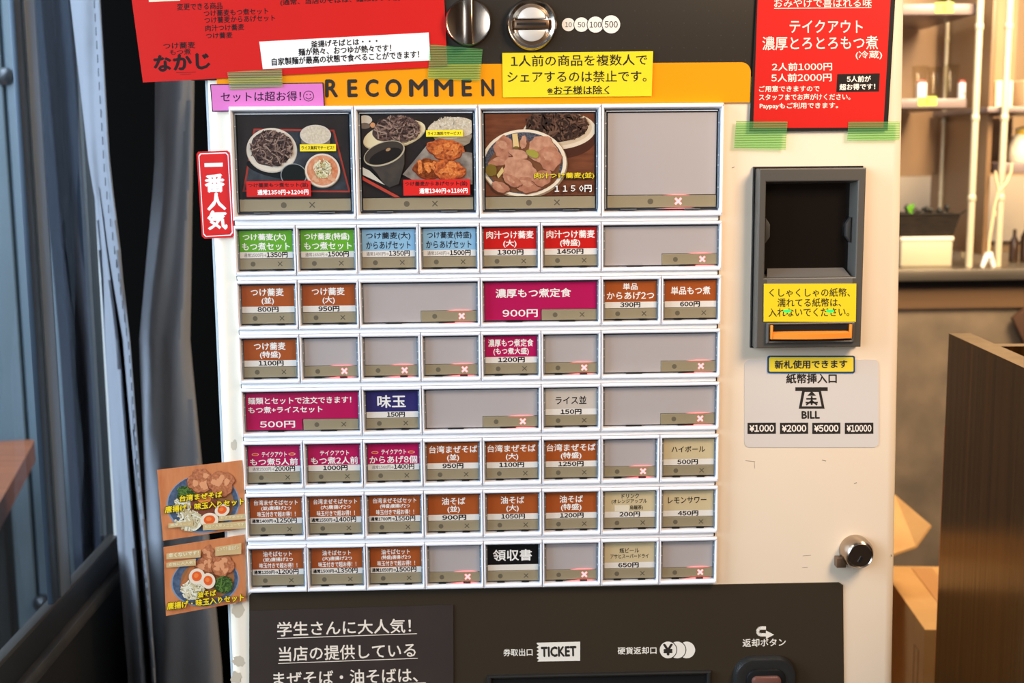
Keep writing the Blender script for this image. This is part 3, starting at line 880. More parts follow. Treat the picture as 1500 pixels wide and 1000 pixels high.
def card_pic(x, rect, bg):
    btn, cx0, cx1, cz0, cz1 = x
    b = MB()
    b.prism([(cx0, YC, cz0), (cx0, YC, cz1), (cx1, YC, cz1), (cx1, YC, cz0)], .0006, bg)
    u0, v0, u1, v1 = rect
    f = lambda u, v: (cx0 + (u - u0) / (u1 - u0) * (cx1 - cx0), YC, cz1 - (v - v0) / (v1 - v0) * (cz1 - cz0))
    return b, Pic(b, f, rect), btn
CREAM, NOO = ink((228, 212, 192)), [ink((142, 112, 98)), ink((112, 84, 74)), ink((84, 62, 56)), ink((164, 134, 116)), ink((58, 42, 38))]
FRY = mat('print_fried_chicken', (206, 104, 40), .5, spec=.3, noise=(420, (128, 50, 18), .16))
FRY2 = mat('print_fried_crust', (228, 140, 66), .5, spec=.3, noise=(600, (180, 84, 34), .2))
RICE = mat('print_rice', (226, 210, 186), .5, spec=.3, noise=(700, (196, 178, 152), .2))
MEAT = mat('print_pork', (196, 136, 106), .5, spec=.3, noise=(160, (160, 98, 72), .2))
MEAT2 = mat('print_pork_light', (210, 156, 124), .5, spec=.3, noise=(200, (178, 120, 92), .2))
TABLEW = mat('print_wood', (124, 68, 38), .5, spec=.3, noise=(60, (92, 46, 24), .25), stretch=(1, 1, 5))
DARKT = mat('print_dark_table', (44, 34, 30), .5, spec=.3, noise=(60, (30, 22, 20), .25))
def tag_yellow(p, x0, y0, x1, y1):
    p.rect(x0, y0, x1, y1, ink((246, 218, 40)))
    p.text('ライス無料でサービス！', x0 + 14, x1 - 18, y0 + (y1 - y0) * .25, y0 + (y1 - y0) * .78, ink((60, 50, 20)), .03)
def tag_red(p, x0, y0, x1, y1, a, w, n):
    p.rect(x0, y0, x1, y1, ink((214, 34, 28)))
    h = y1 - y0; k = x1 - x0
    p.text(a, x0 + k * .03, x1 - k * .04, y0 + h * .12, y0 + h * .44, ink((84, 16, 16)), .03)
    p.text('通常%s円→%s円' % (w, n), x0 + k * .17 if k < 572 else x0 + k * .24, x1 - k * .04, y0 + h * .55, y0 + h * .88, WHT, .045)

b, p, btn = card_pic(big(0), (72, 112, 1048, 808), DARKT)
p.poly([(215, 218), (925, 232), (1052, 762), (96, 748)], ink((168, 58, 42)))
p.poly([(228, 234), (912, 246), (1034, 748), (116, 736)], mat('print_tray', (34, 34, 38), .4, spec=.3, noise=(90, (66, 70, 76), .22)))
p.ell(385, 560, 250, 70, ink((18, 18, 20)), 12)
p.ell(368, 402, 224, 188, ink((206, 190, 172)))
p.ell(368, 396, 220, 182, CREAM)
p.ell(365, 385, 186, 150, NOO[2], wob=.05, seed=3)
p.noodles(365, 385, 186, 150, NOO, 330, 9, 90, 4)
p.ell(760, 330, 128, 88, ink((120, 104, 88)))
p.ell(760, 275, 137, 84, ink((214, 200, 184)))
p.ell(760, 275, 126, 74, RICE, wob=.03)
p.ell(556, 612, 116, 98, ink((150, 152, 150)))
p.ell(556, 612, 108, 92, ink((16, 20, 16)))
p.ell(812, 582, 158, 142, ink((150, 130, 108)))
p.ell(812, 574, 154, 142, CREAM)
p.ell(812, 574, 138, 128, mat('print_stew', (206, 112, 62), .5, spec=.3, noise=(300, (224, 160, 120), .22)))
for k in range(12):
    q = random.Random(k)
    p.ell(812 + q.uniform(-100, 100), 574 + q.uniform(-90, 90), 24, 15, ink((222, 168, 130)), q.uniform(0, 180), 14, .15, seed=k)
p.noodles(815, 560, 78, 80, [ink((220, 208, 160)), ink((196, 186, 130)), ink((232, 224, 190))], 90, 9, 60, 9, 40, 1)
tag_yellow(p, 620, 354, 938, 412)
tag_red(p, 137, 660, 705, 792, 'つけ蕎麦もつ煮セット(並)', 1350, 1200)
b.build('picture_card', btn)

b, p, btn = card_pic(big(2), (98, 98, 1052, 806), DARKT)
p.ell(130, 140, 60, 40, ink((214, 200, 180))); p.ell(125, 190, 50, 26, ink((120, 104, 92)))
p.ell(195, 185, 22, 22, ink((214, 150, 100)))
p.ell(380, 275, 278, 112, ink((200, 180, 140)), -14)
p.ell(380, 266, 276, 108, ink((232, 214, 172)), -14)
p.ell(395, 222, 205, 112, NOO[2], -8, wob=.06, seed=2)
p.noodles(395, 222, 205, 118, NOO, 280, 10, 120, 12)
p.noodles(390, 160, 90, 60, NOO, 60, 10, 110, 15)
p.poly([(700, 270), (1060, 270), (1030, 345), (950, 385), (760, 350)], mat('print_bowl', (170, 152, 126), .5, noise=(60, (128, 110, 90), .25), stretch=(1, 1, 6)))
p.ell(880, 215, 208, 92, RICE, -4, wob=.02)
p.noodles(880, 175, 160, 55, [ink((238, 226, 204)), ink((214, 198, 170))], 120, 9, 22, 5, 0, 2)
p.poly([(100, 545), (160, 575), (290, 700), (100, 610)], ink((206, 196, 178)))
p.poly([(98, 622), (125, 640), (425, 808), (375, 808), (98, 655)], ink((178, 62, 44)))
p.poly([(112, 470), (466, 360), (462, 520), (410, 690), (330, 720), (280, 690), (225, 600)], mat('print_black_cup', (40, 32, 26), .5, noise=(80, (70, 56, 42), .2)))
p.ell(290, 428, 186, 98, ink((178, 164, 136)), -19)
p.ell(288, 424, 176, 88, ink((58, 48, 40)), -19)
p.ell(300, 452, 148, 58, ink((24, 18, 14)), -19)
p.ell(325, 395, 22, 12, ink((170, 130, 90)), -20)
p.poly([(445, 610), (660, 360), (1052, 430), (1052, 700), (640, 720)], mat('print_foil', (150, 136, 122), .5, noise=(120, (86, 70, 60), .2)))
for x, y, rx, ry, s in ((820, 395, 160, 92, 5), (660, 560, 118, 92, 6), (850, 575, 140, 92, 7)):
    p.ell(x, y + 8, rx, ry, ink((112, 44, 18)), 8, 60, .10, seed=s)
    p.ell(x, y, rx * .97, ry * .95, FRY, 8, 60, .12, seed=s)
    for k in range(9):
        q = random.Random(s * 20 + k)
        p.ell(x + q.uniform(-.6, .6) * rx, y + q.uniform(-.6, .5) * ry, 34, 18, FRY2, q.uniform(0, 180), 20, .25, seed=k)
p.ell(965, 410, 26, 18, FRY, 0, 20, .2)
tag_yellow(p, 656, 232, 974, 288)
tag_red(p, 450, 655, 1030, 792, 'つけ蕎麦からあげセット(並)', 1340, 1180)
b.build('picture_card', btn)

b, p, btn = card_pic(big(4), (104, 84, 1046, 796), TABLEW)
p.ell(800, 330, 260, 140, ink((74, 38, 22)), -8)
p.ell(740, 236, 316, 158, ink((226, 206, 178)), -4)
p.ell(735, 222, 288, 140, ink((206, 182, 150)), -4)
DN = [ink((92, 62, 48)), ink((66, 44, 34)), ink((48, 32, 26)), ink((112, 80, 62))]
p.ell(715, 190, 262, 138, DN[2], 4, wob=.05, seed=4)
p.noodles(715, 185, 270, 140, DN, 230, 15, 170, 21, 20, 1.2)
p.ell(440, 520, 372, 298, ink((150, 124, 96)))
p.ell(436, 510, 366, 292, ink((236, 218, 192)))
p.ell(434, 510, 338, 268, mat('print_blue_glaze', (44, 44, 54), .5, noise=(700, (92, 92, 104), .1)))
p.ell(436, 545, 312, 226, ink((120, 74, 44)), wob=.03)
for x, y, rx, ry, rot, mm, s in ((265, 370, 90, 95, 20, MEAT, 1), (430, 330, 30, 60, 10, MEAT2, 2), (600, 400, 140, 120, 30, MEAT2, 3), (660, 470, 95, 110, -10, MEAT, 4), (390, 430, 90, 40, 15, MEAT2, 5), (230, 490, 100, 40, -10, MEAT, 6), (390, 580, 150, 125, 15, MEAT2, 7), (470, 700, 110, 70, 5, MEAT, 8), (230, 715, 80, 45, 20, MEAT, 9), (330, 660, 90, 45, 30, MEAT, 10), (590, 640, 90, 70, -20, MEAT, 11)):
    p.ell(x + 4, y + 8, rx, ry, ink((112, 66, 44)), rot, 44, .12, seed=s)
    p.ell(x, y, rx * .97, ry * .96, mm, rot, 44, .13, seed=s)
    p.ell(x - rx * .15, y - ry * .2, rx * .5, ry * .35, MEAT2, rot + 15, 30, .2, seed=s + 30)
p.poly([(335, 258), (380, 252), (394, 372), (345, 380)], ink((222, 190, 130)))
p.ell(368, 376, 26, 12, ink((120, 96, 40)))
p.poly([(248, 540), (200, 610), (212, 640), (262, 580)], ink((214, 184, 120)))
p.ell(510, 428, 58, 32, ink((162, 152, 62)), 25, wob=.06); p.ell(150, 570, 52, 52, ink((124, 100, 34)), wob=.08)
p.text('肉汁つけ蕎麦(並)', 522, 1042, 598, 656, ink((60, 44, 10)), .06)
p.text('肉汁つけ蕎麦(並)', 522, 1042, 596, 652, ink((228, 200, 40)), .02)
p.text('1 1 5 0円', 700, 1018, 706, 770, ink((60, 40, 30)), .07)
p.text('1 1 5 0円', 700, 1018, 706, 766, WHT, .02)
b.build('picture_card', btn)

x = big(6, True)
btn, cx0, cx1, cz0, cz1 = x
b = MB(); b.prism([(cx0, YC, cz0), (cx0, YC, cz1), (cx1, YC, cz1), (cx1, YC, cz0)], .0006, BLANK); b.build('blank_insert', btn)

# ---- bill acceptor -------------------------------------------------------------
b = MB()
ya = -0.018
def rect_at(x0, y0, x1, y1, Y):
    a, c_ = at(x0, y0, Y), at(x1, y1, Y)
    return (a.x, c_.x, c_.z, a.z)
o = rect_at(1112, 247, 1261, 508, ya)
b.frame((o[0] - .0016, o[1] + .0018, o[2] - .0016, o[3] + .0016), (o[0] - .0002, o[1] + .0002, o[2] - .0002, o[3] + .0002), -.004, -.001, BLACK, back=0.0)
i = rect_at(1126, 270, 1249, 402, ya)
b.frame(o, i, ya, -0.0012, CHARC, back=-0.0005, slope=.0022)
acc = b.build('bill_acceptor', M)
b = MB()
b.box(i[0] - .003, i[1] + .003, -0.0016, -0.0006, i[2] - .004, i[3] + .004, mat('smoked_screen', (20, 15, 12), 0.22), 0)
b.build('screen', acc)
b = MB()
for sx, xx in ((1, i[0]), (-1, i[1])):
    z1, z2 = i[3] - .030, i[2] + .028
    pts = [(xx, -.009, z1), (xx + sx * .0042, -.009, z1 - .006), (xx + sx * .0042, -.009, z2 + .006), (xx, -.009, z2)]
    b.prism(pts, .007, mat('notch_grey', (60, 56, 52), .4), .0004)
b.build('guide_rail', acc)
b = MB()
b.add([(i[0], ya - .0005, i[2] - .004), (i[1], ya - .0005, i[2] - .004), (i[1] - .004, -.0022, i[2] + .005), (i[0] + .004, -.0022, i[2] + .005), (i[0], ya - .0005, i[2] - .008), (i[1], ya - .0005, i[2] - .008)],
      [(0, 1, 2, 3), (4, 5, 1, 0)], mat('ramp_grey', (104, 98, 92), .35))
b.build('sill', acc)
b = MB()
s0 = rect_at(1128, 476, 1247, 498, ya - .003)
b.frame((s0[0] - .003, s0[1] + .003, s0[2] - .002, s0[3] + .002), s0, ya - .0035, ya + .004, CHARC, back=ya + .002)
b.box(s0[0], s0[1], ya - .002, ya + .003, s0[2], s0[3], BLACK)
b.build('slot_mouth', acc)
b = MB()
OR = mat('orange_plastic', (236, 140, 46), 0.4)
n = 14
vs = []
for k in range(n + 1):
    u = k / n; x = s0[0] + .001 + (s0[1] - s0[0] - .002) * u
    d = .004 * math.sin(math.pi * u)
    vs += [(x, ya - .001, s0[3] - .0058), (x, ya - .0055 - d, s0[3] - .0078), (x, ya - .0055 - d, s0[2] + .0022), (x, ya - .001, s0[2] + .0012)]
b.add(vs, [(4 * k + j, 4 * k + j + 1, 4 * k + j + 5, 4 * k + j + 4) for k in range(n) for j in range(3)], OR)
for u in (0, 1):
    x = s0[0] + .0003 + (s0[1] - s0[0] - .0025) * u
    b.box(x, x + .0019, ya - .006, ya, s0[2] + .002, s0[3], OR, .0004)
tag(b.build('slot_lip', acc), 'orange lip of the bill slot')
b = MB()
GL = emit('green_led_glow', (40, 235, 90), 1.2)
for x in (1153, 1216):
    disc_px(b, (x, 455.5), 6, ya - .0014, GL, 16, 2.2)  # emissive discs over the note for lamp light shining through it
tag(b.build('indicator_glow', acc), 'glow of green indicator lights through the note')

# grey printed plate below it
b = MB()
yp = -.0006
def rrect_px(x0, y0, x1, y1, r, Y):
    pts = []
    for cx_, cy_, a0 in ((x1 - r, y0 + r, -90), (x1 - r, y1 - r, 0), (x0 + r, y1 - r, 90), (x0 + r, y0 + r, 180)):
        pts += [at(cx_ + r * math.cos(math.radians(a0 + 15 * k)), cy_ + r * math.sin(math.radians(a0 + 15 * k)), Y) for k in range(7)]
    return pts
b.prism(rrect_px(1090.5, 526.5, 1287.5, 655, 8, yp), .0004, ink((214, 202, 192), .45))
K = ink((46, 40, 36))
yq = yp - 8e-5
text_px(b, '紙幣挿入口', (1152, 561.5), (1225.4, 561), 14, yq, K, .03)
quad_px(b, [(1165, 567), (1212.5, 567), (1212.5, 572.4), (1165, 572.4)], yq, K, 0)
quad_px(b, [(1175, 572), (1202.5, 572), (1208, 598.5), (1170, 598.5)], yq - 3e-5, K, 0)
quad_px(b, [(1178.8, 574), (1199.2, 574), (1203.4, 595), (1174.6, 595)], yq - 6e-5, ink((214, 202, 192), .45), 0)
quad_px(b, [(1189, 572.5), (1195.5, 579.5), (1182.5, 579.5)], yq - 9e-5, K, 0)
for a, c_, w in (((1181, 584), (1196, 584), 2.4), ((1180, 589.5), (1198, 589.5), 2.4), ((1189, 580), (1189, 593), 2.6), ((1189, 586.5), (1181, 593), 2.4), ((1189, 586.5), (1197, 593), 2.4)): line_px(b, a, c_, w, yq - 9e-5, K)
text_px(b, 'BILL', (1174.7, 612.8), (1200.5, 612.5), 10.5, yq, K, .05, off=0.0)
for x0, x1, t in ((1095, 1136.5, '¥1000'), (1142.5, 1183.8, '¥2000'), (1189.8, 1231, '¥5000'), (1237.5, 1279.3, '¥10000')):
    quad_px(b, [(x0, 619), (x1, 618.7), (x1, 635), (x0, 635.4)], yq, K, 0)
    text_px(b, t, (x0 + 3.2, 632), (x1 - 3, 631.8), 9.6, yq - 5e-5, ink((240, 226, 212)), .045, off=0.0)
tag(b.build('bill_plate', M), 'pale grey plate marked BILL with four denominations')

# door lock with its little catch
b = MB()
c = at(1257.5, 811, -.012)
c = Vector((c.x, 0, c.z))
b.lathe(c, [(0.0150, 0.0), (0.0150, .010), (.0143, .012), (.0118, .0185), (.0112, .0190), (.0104, .0182), (0, .0182)], CHROME, 'Y', 40)
lk = b.build('door_lock', M)
b = MB()
b.box(c.x - .0012, c.x + .0012, -.0192, -.017, c.z - .0062, c.z - .0002, BLACK, 0, rot=(0.5, 'Y'))
b.build('keyhole', lk)
b = MB(); q = at(1230.5, 822, -.004); b.box(q.x - .0045, q.x + .0045, -.009, 0, q.z - .0047, q.z + .0047, mat('catch_brown', (112, 84, 62), .35, .4), .0006); b.build('lock_catch', M)

# ------------------------------------------------------------------ notices stuck on the machine
yN = -.0034
def notice(b, name, label, cat, group=None):
    return tag(b.build(name), label, cat, group)
# big red notice at the head
b = MB()
RP = mat('print_notice_red', (206, 30, 24), .5, spec=.15)
PK = ink((40, 14, 14))
quad_px(b, [(178, -110), (648, -132), (650.8, 0), (655.5, 97.3), (629, 99), (209.4, 120.7)], yN, RP, .0004)
y = yN - 6e-5
quad_px(b, [(217, -40), (263, -42), (264, 1), (218, 3)], y, ink((238, 216, 190)), 0)
for t, a, c_, h in (('変更できる商品', (259.6, 15.3), (325.6, 13.2), 10), ('つけ蕎麦もつ煮セット', (298.8, 24.4), (393, 20.6), 9.2), ('つけ蕎麦からあげセット', (299.7, 34.4), (403, 30.8), 9.4), ('肉汁つけ蕎麦', (301, 46), (357.7, 44), 9.2), ('つけ蕎麦', (302, 57), (340.5, 55.8), 9),
                    ('(通常、当店のそばは、麺はおつゆ別', (411, 8.8), (586, 1.8), 9.5)):
    text_px(b, t, a, c_, h, y, PK, .02)
for t, a, c_, h, bo in (('つけ蕎麦', (239.5, 72.2), (286, 70.5), 9.5, .02), ('もつ煮', (249, 80.8), (279.5, 79.6), 8, .02), ('なかじ', (226.5, 105), (307.5, 100), 23, .05)):
    text_px(b, t, a, c_, h, y, PK, bo)
line_px(b, (258, 106.5), (287, 105.4), 1, y, ink((120, 24, 22)))
line_px(b, (264, 109), (280, 108.3), .8, y, ink((120, 24, 22)))
notice(b, 'red_notice', 'large red paper notice with black writing and brush logo, taped at the machine head', 'notice')
b = MB()
quad_px(b, [(379.7, 61), (628, 47.6), (630.5, 88.4), (385, 101.3)], yN - .0006, WHT, .0003)
y = yN - .0007
for t, a, c_, h in (('釜揚げそばとは・・・', (455.8, 69.6), (553, 64.6), 9.6), ('麺が熱々、おつゆが熱々です！', (437.6, 81.8), (573, 75.2), 10.5), ('自家製麺が最高の状態で食べることができます！', (398.5, 96), (614, 84.6), 10.6)):
    text_px(b, t, a, c_, h, y, ink((34, 28, 30)), .03)
notice(b, 'paper_strip', 'white paper strip with three lines of black writing, stuck on the red notice', 'notice')
# pink sign
b = MB()
quad_px(b, [(307.5, 123.2), (473.7, 120.7), (476.2, 160.8), (310.7, 163.8)], yN, ink((36, 24, 34)), .0004)
quad_px(b, [(309, 124.6), (472.3, 122.2), (474.6, 159.4), (312, 162.2)], yN - 4e-5, ink((218, 118, 186)), 0)
text_px(b, 'セットは超お得！', (323.5, 149.2), (441, 147.6), 14.2, yN - 8e-5, ink((50, 26, 52)), .012)
cx_, cy_, R_ = 452, 140.6, 7.4
for k in range(24):
    a0, a1 = 2 * math.pi * k / 24, 2 * math.pi * (k + 1) / 24
    line_px(b, (cx_ + R_ * math.cos(a0), cy_ + R_ * math.sin(a0)), (cx_ + R_ * math.cos(a1), cy_ + R_ * math.sin(a1)), 1.0, yN - 8e-5, ink((50, 26, 52)))
for k in range(8):
    a0, a1 = .35 + (math.pi - .7) * k / 8, .35 + (math.pi - .7) * (k + 1) / 8
    line_px(b, (cx_ + 4.4 * math.cos(a0), cy_ + 4.4 * math.sin(a0)), (cx_ + 4.4 * math.cos(a1), cy_ + 4.4 * math.sin(a1)), 1.0, yN - 8e-5, ink((50, 26, 52)))
for dx in (-2.4, 2.4): disc_px(b, (cx_ + dx, cy_ - 2), .95, yN - 8e-5, ink((50, 26, 52)), 10)
notice(b, 'pink_sign', 'small pink sign with a thin dark border and a smiley', 'sign')
# yellow rule
b = MB()
quad_px(b, [(735.7, 77.5), (956.7, 75), (954.6, 141), (736.7, 142.5)], yN, ink((234, 208, 34)), .0004)
y = yN - 6e-5; I = ink((34, 32, 24))
text_px(b, '1人前の商品を複数人で', (748.5, 97.6), (948, 95.4), 16.2, y, I, .012)
text_px(b, 'シェアするのは禁止です。', (743.5, 121), (947, 119.8), 16.6, y, I, .012)
text_px(b, '※お子様は除く', (801.7, 138.6), (892.7, 137.8), 12.6, y, I, .02)
line_px(b, (803, 138.2), (892, 137.2), .8, y, I)
notice(b, 'yellow_notice', 'yellow paper notice with black writing, stuck across the amber header', 'notice')
# red take-out notice with black border
b = MB()
quad_px(b, [(1111.5, -120), (1318.5, -120), (1300.3, 190.8), (1097.3, 192.7), (1108, 0)], yN, ink((26, 20, 20)), .0004)
quad_px(b, [(1116.5, -112), (1311, -112), (1294, 186.6), (1103.3, 187.4), (1109.8, 0)], yN - 5e-5, RP, 0)
y = yN - 1e-4; I = ink((250, 230, 214))
for t, a, c_, h, bo in (('おみやげで喜ばれる味', (1134, 10.8), (1277, 10.2), 13, .006), ('テイクアウト', (1156.8, 48), (1263.6, 48.2), 18.5, .010), ('濃厚とろとろもつ煮', (1117, 73.4), (1286, 72), 19.6, .010), ('(冷蔵)', (1253.5, 87.2), (1292, 86.8), 12.6, .010),
                        ('2人前1000円', (1131, 103.8), (1218.7, 103), 11.6, .016), ('5人前2000円', (1130, 120), (1218, 119), 12, .016), ('ご用意できますので', (1112, 134.6), (1200.4, 134), 8.8, .016), ('スタッフまでお声がけください。', (1112, 147), (1245.6, 146.2), 9.2, .016), ('Paypayもご利用できます。', (1113, 160.4), (1227.6, 159.6), 9.6, .016)):
    text_px(b, t, a, c_, h, y, I, bo)
line_px(b, (1134, 12.2), (1276.5, 11.2), 1, y, I)
quad_px(b, [(1226.4, 108.5), (1288.8, 107.3), (1287.6, 134), (1225, 135)], y, ink((26, 18, 16)), 0)
text_px(b, '5人前が', (1240.8, 120.2), (1275.6, 119.6), 8.8, y - 5e-5, I, .03)
text_px(b, '超お得です！', (1230, 132), (1282, 131), 8.8, y - 5e-5, I, .03)
notice(b, 'takeout_notice', 'red notice with black border and white writing, taped above the bill acceptor', 'notice')
# green tape strips
TAPE = clear('green_tape', (150, 226, 136), (216, 248, 200), .4, (.2, .2, .2), .26, rib=150)
TAPEP = clear('pale_green_tape', (176, 212, 148), (226, 242, 200), .4, (.2, .2, .2), .34, rib=150)
for pts, dz, lab in (([(333, 105.6), (413, 101), (414, 127), (336.7, 131.7)], .0012, 'green tape strip joining the red notice to the pink sign'),
                     ([(630, 65), (707, 71.7), (703, 118.3), (626.7, 115)], .0012, 'wide green tape strip at the lower right corner of the large red notice'),
                     ([(1078.3, 177), (1153.7, 178), (1150.8, 218.9), (1075.2, 216.5)], .0008, 'taller green tape strip holding the bordered red notice beside the picture buttons'),
                     ([(1242.7, 178), (1318.8, 177.6), (1317.6, 205.2), (1240.8, 205.7)], .0008, 'shorter green tape strip holding the bordered red notice near the cabinet edge')):
    b = MB(); q = [at(x, y, yN - dz) for x, y in pts]
    b.sheet(q, TAPEP if 'pink' in lab else TAPE)
    tag(b.build('tape_strip'), lab, 'tape', 'green tape strips on the notices')
# vertical best-seller sticker
b = MB()
oct_ = [(290.5, 222), (333, 220.4), (336.6, 224), (343.8, 343.4), (340.4, 347.4), (299.6, 349.6), (295.6, 345.6), (287.8, 225.6)]
cxm, cym = 315.8, 285
ysx = -.0030
quad_px(b, oct_, ysx, ink((214, 36, 34), .4), .0004)
def shrink(p, k): return [(cxm + (x - cxm) * (1 - k / 26), cym + (y - cym) * (1 - k / 63)) for x, y in p]
quad_px(b, shrink(oct_, 2.6), ysx - 5e-5, WHT, 0)
quad_px(b, shrink(oct_, 4.0), ysx - 1e-4, ink((214, 36, 34), .4), 0)
for t, x0, x1, y0, y1 in (('一', 299.6, 326.4, 239, 244.6), ('番', 301, 328.6, 256, 281.2), ('人', 304.6, 330.6, 283, 307.6), ('気', 305, 332.4, 309.4, 336)):
    text_px(b, t, (x0, y1), (x1, y1 - .8), y1 - y0, ysx - 1.5e-4, WHT, .045 if t != '一' else .0)
notice(b, 'red_sticker', 'narrow upright red sticker with white writing on the cabinet edge', 'sticker')
# food cards
yF = -.0031
ORB = mat('print_orange_board', (216, 136, 84), .45, spec=.35, noise=(30, (190, 104, 56), .3), stretch=(5, 1, 1))
def food(quad, crop, name, lab, draw):
    b = MB(); quad_px(b, quad, yF, ORB, .0004)
    p = Pic(b, lambda u, v: at(220 + u / 4, 660 + v / 4, yF), crop)
    draw(p)
    return tag(b.build(name), lab, 'picture card', 'picture cards on the cabinet edge')
BOWL, BOWL2, EGG, YOLK = mat('print_bowl_blue', (84, 98, 120), .5, noise=(300, (54, 64, 86), .2)), ink((124, 142, 162)), ink((236, 212, 184)), ink((230, 92, 34))
YT, YD = ink((246, 208, 30)), ink((66, 48, 12))
SPRO = [ink((224, 206, 168)), ink((204, 184, 140)), ink((236, 226, 200))]
HERB = [ink((70, 96, 40)), ink((96, 124, 52)), ink((48, 70, 30))]
def lab_(p, t, x0, x1, y0, y1, dy):
    p.text(t, x0 - 2, x1 + 2, y0 - 2, y1 + 2, YD, .09, dy); p.text(t, x0, x1, y0, y1, YT, .035, dy)
def chick(p, x, y, rx, ry, s):
    p.ell(x, y + 4, rx, ry, ink((122, 62, 34)), 10, 50, .12, seed=s); p.ell(x, y, rx * .96, ry * .95, mat('print_karaage', (206, 124, 76), .5, noise=(500, (150, 78, 42), .2)), 10, 50, .14, seed=s)
    for k in range(7):
        q = random.Random(s * 9 + k); p.ell(x + q.uniform(-.55, .55) * rx, y + q.uniform(-.55, .55) * ry, rx * .28, ry * .2, ink((222, 150, 104)), q.uniform(0, 180), 16, .2, seed=k)
def egg(p, x, y, rx, ry, rot):
    p.ell(x, y, rx, ry, EGG, rot); p.ell(x, y - 2, rx * .62, ry * .62, YOLK, rot); p.ell(x - 4, y - 6, rx * .3, ry * .28, ink((240, 126, 58)), rot)
def draw1(p):
    p.ell(310, 310, 214, 172, BOWL2, -6); p.ell(310, 306, 206, 166, BOWL, -6); p.ell(322, 310, 168, 140, ink((146, 96, 58)), -6)
    p.ell(210, 245, 60, 30, HERB[2], -30); p.noodles(215, 240, 60, 36, HERB, 60, 7, 50, 3, -30)
    chick(p, 292, 175, 72, 74, 2); chick(p, 415, 190, 80, 78, 5)
    p.ell(310, 320, 100, 60, mat('print_mince', (150, 70, 36), .5, noise=(700, (90, 36, 18), .2)), 0, 40, .06)
    p.ell(318, 280, 40, 26, ink((236, 140, 60)))
    p.noodles(190, 320, 50, 60, SPRO, 70, 8, 60, 6, 60); p.noodles(230, 405, 80, 60, SPRO, 130, 8, 60, 7, 30, 1)
    egg(p, 424, 345, 44, 36, -20); egg(p, 350, 402, 54, 42, -8)
    for x0, x1, y0, y1 in ((110, 256, 410, 448), (406, 560, 368, 408), (312, 566, 412, 462)):
        p.poly([(x0, y0 + 12), (x1, y0 - 4), (x1, y1 - 12), (x0, y1)], ink((206, 174, 122)))
    p.text('濃厚スープ', 120, 244, 424, 438, ink((226, 206, 160)), .03, -8); p.text('おすすめです', 416, 548, 382, 396, ink((226, 206, 160)), .03, -8); p.text('当店の人気メニューです', 322, 552, 430, 450, ink((226, 206, 160)), .03, -14)
    lab_(p, '台湾まぜそば', 176, 424, 258, 294, -26); lab_(p, '唐揚げ・味玉入りセット', 92, 552, 322, 360, -50)
def draw2(p):
    p.ell(322, 765, 200, 146, BOWL2, -8); p.ell(322, 762, 192, 142, BOWL, -8); p.ell(336, 756, 158, 118, ink((150, 96, 56)), -8)
    p.poly([(175, 790), (240, 670), (262, 672), (205, 820)], ink((180, 104, 56)))
    chick(p, 340, 612, 42, 62, 3); chick(p, 320, 668, 56, 50, 6); chick(p, 424, 668, 68, 68, 7)
    p.ell(430, 782, 56, 50, HERB[2], 10, 40, .08); p.noodles(430, 782, 56, 50, HERB, 60, 7, 60, 4)
    p.noodles(250, 810, 70, 60, SPRO, 120, 8, 60, 8, 30, 1)
    egg(p, 276, 733, 48, 46, -50); egg(p, 342, 758, 42, 46, -10)
    for x0, x1, y0, y1 in ((98, 298, 586, 626), (98, 270, 640, 674), (384, 536, 548, 606)):
        p.poly([(x0, y0 + 12), (x1, y0 - 12), (x1, y1 - 6), (x0, y1 + 6)], ink((206, 170, 118)))
    p.text('辛くないです!', 112, 286, 596, 622, ink((238, 222, 186)), .03, -16); p.text('女性に大人気!', 112, 262, 654, 672, ink((232, 212, 170)), .03, -14); p.text('こってり醤油ダレ', 396, 524, 560, 584, ink((232, 212, 170)), .02, -12)
    lab_(p, '油そば', 280, 388, 822, 856, -12); lab_(p, '唐揚げ・味玉入りセット', 104, 552, 886, 926, -54)
food([(230, 688), (355, 673.8), (363, 773), (238.8, 791.8)], (44, 60, 566, 520), 'food_card', 'upper orange picture card of a noodle bowl on the cabinet edge', draw1)
food([(239.3, 801.3), (358.8, 782.5), (360.5, 880), (243, 902)], (84, 500, 556, 960), 'food_card', 'lower orange picture card of a noodle bowl on the cabinet edge', draw2)
# dark student notice on the lower panel
b = MB()
ys_ = -.0028
quad_px(b, [(365.5, 894.5), (664, 885.6), (665, 1180), (366, 1180)], ys_, mat('print_brown_black', (62, 50, 44), .42, spec=.4, noise=(25, (52, 42, 38), .3)), .0005)
I = ink((242, 224, 204)); y = ys_ - 6e-5
for t, a, c_, h in (('学生さんに大人気！', (406.5, 932), (602, 926.4), 21), ('当店の提供している', (409, 968.4), (609, 962), 21), ('まぜそば・油そばは、', (401, 1005), (612, 998.5), 21)):
    text_px(b, t, a, c_, h, y, I, .014)
for a, c_ in (((406, 934.8), (610.7, 927.8)), ((407.5, 971.4), (612, 963.8)), ((406, 1008), (624, 999.6))): line_px(b, a, c_, 1, y, I)
notice(b, 'dark_notice', 'brown black paper notice with underlined white writing on the lower panel', 'notice')
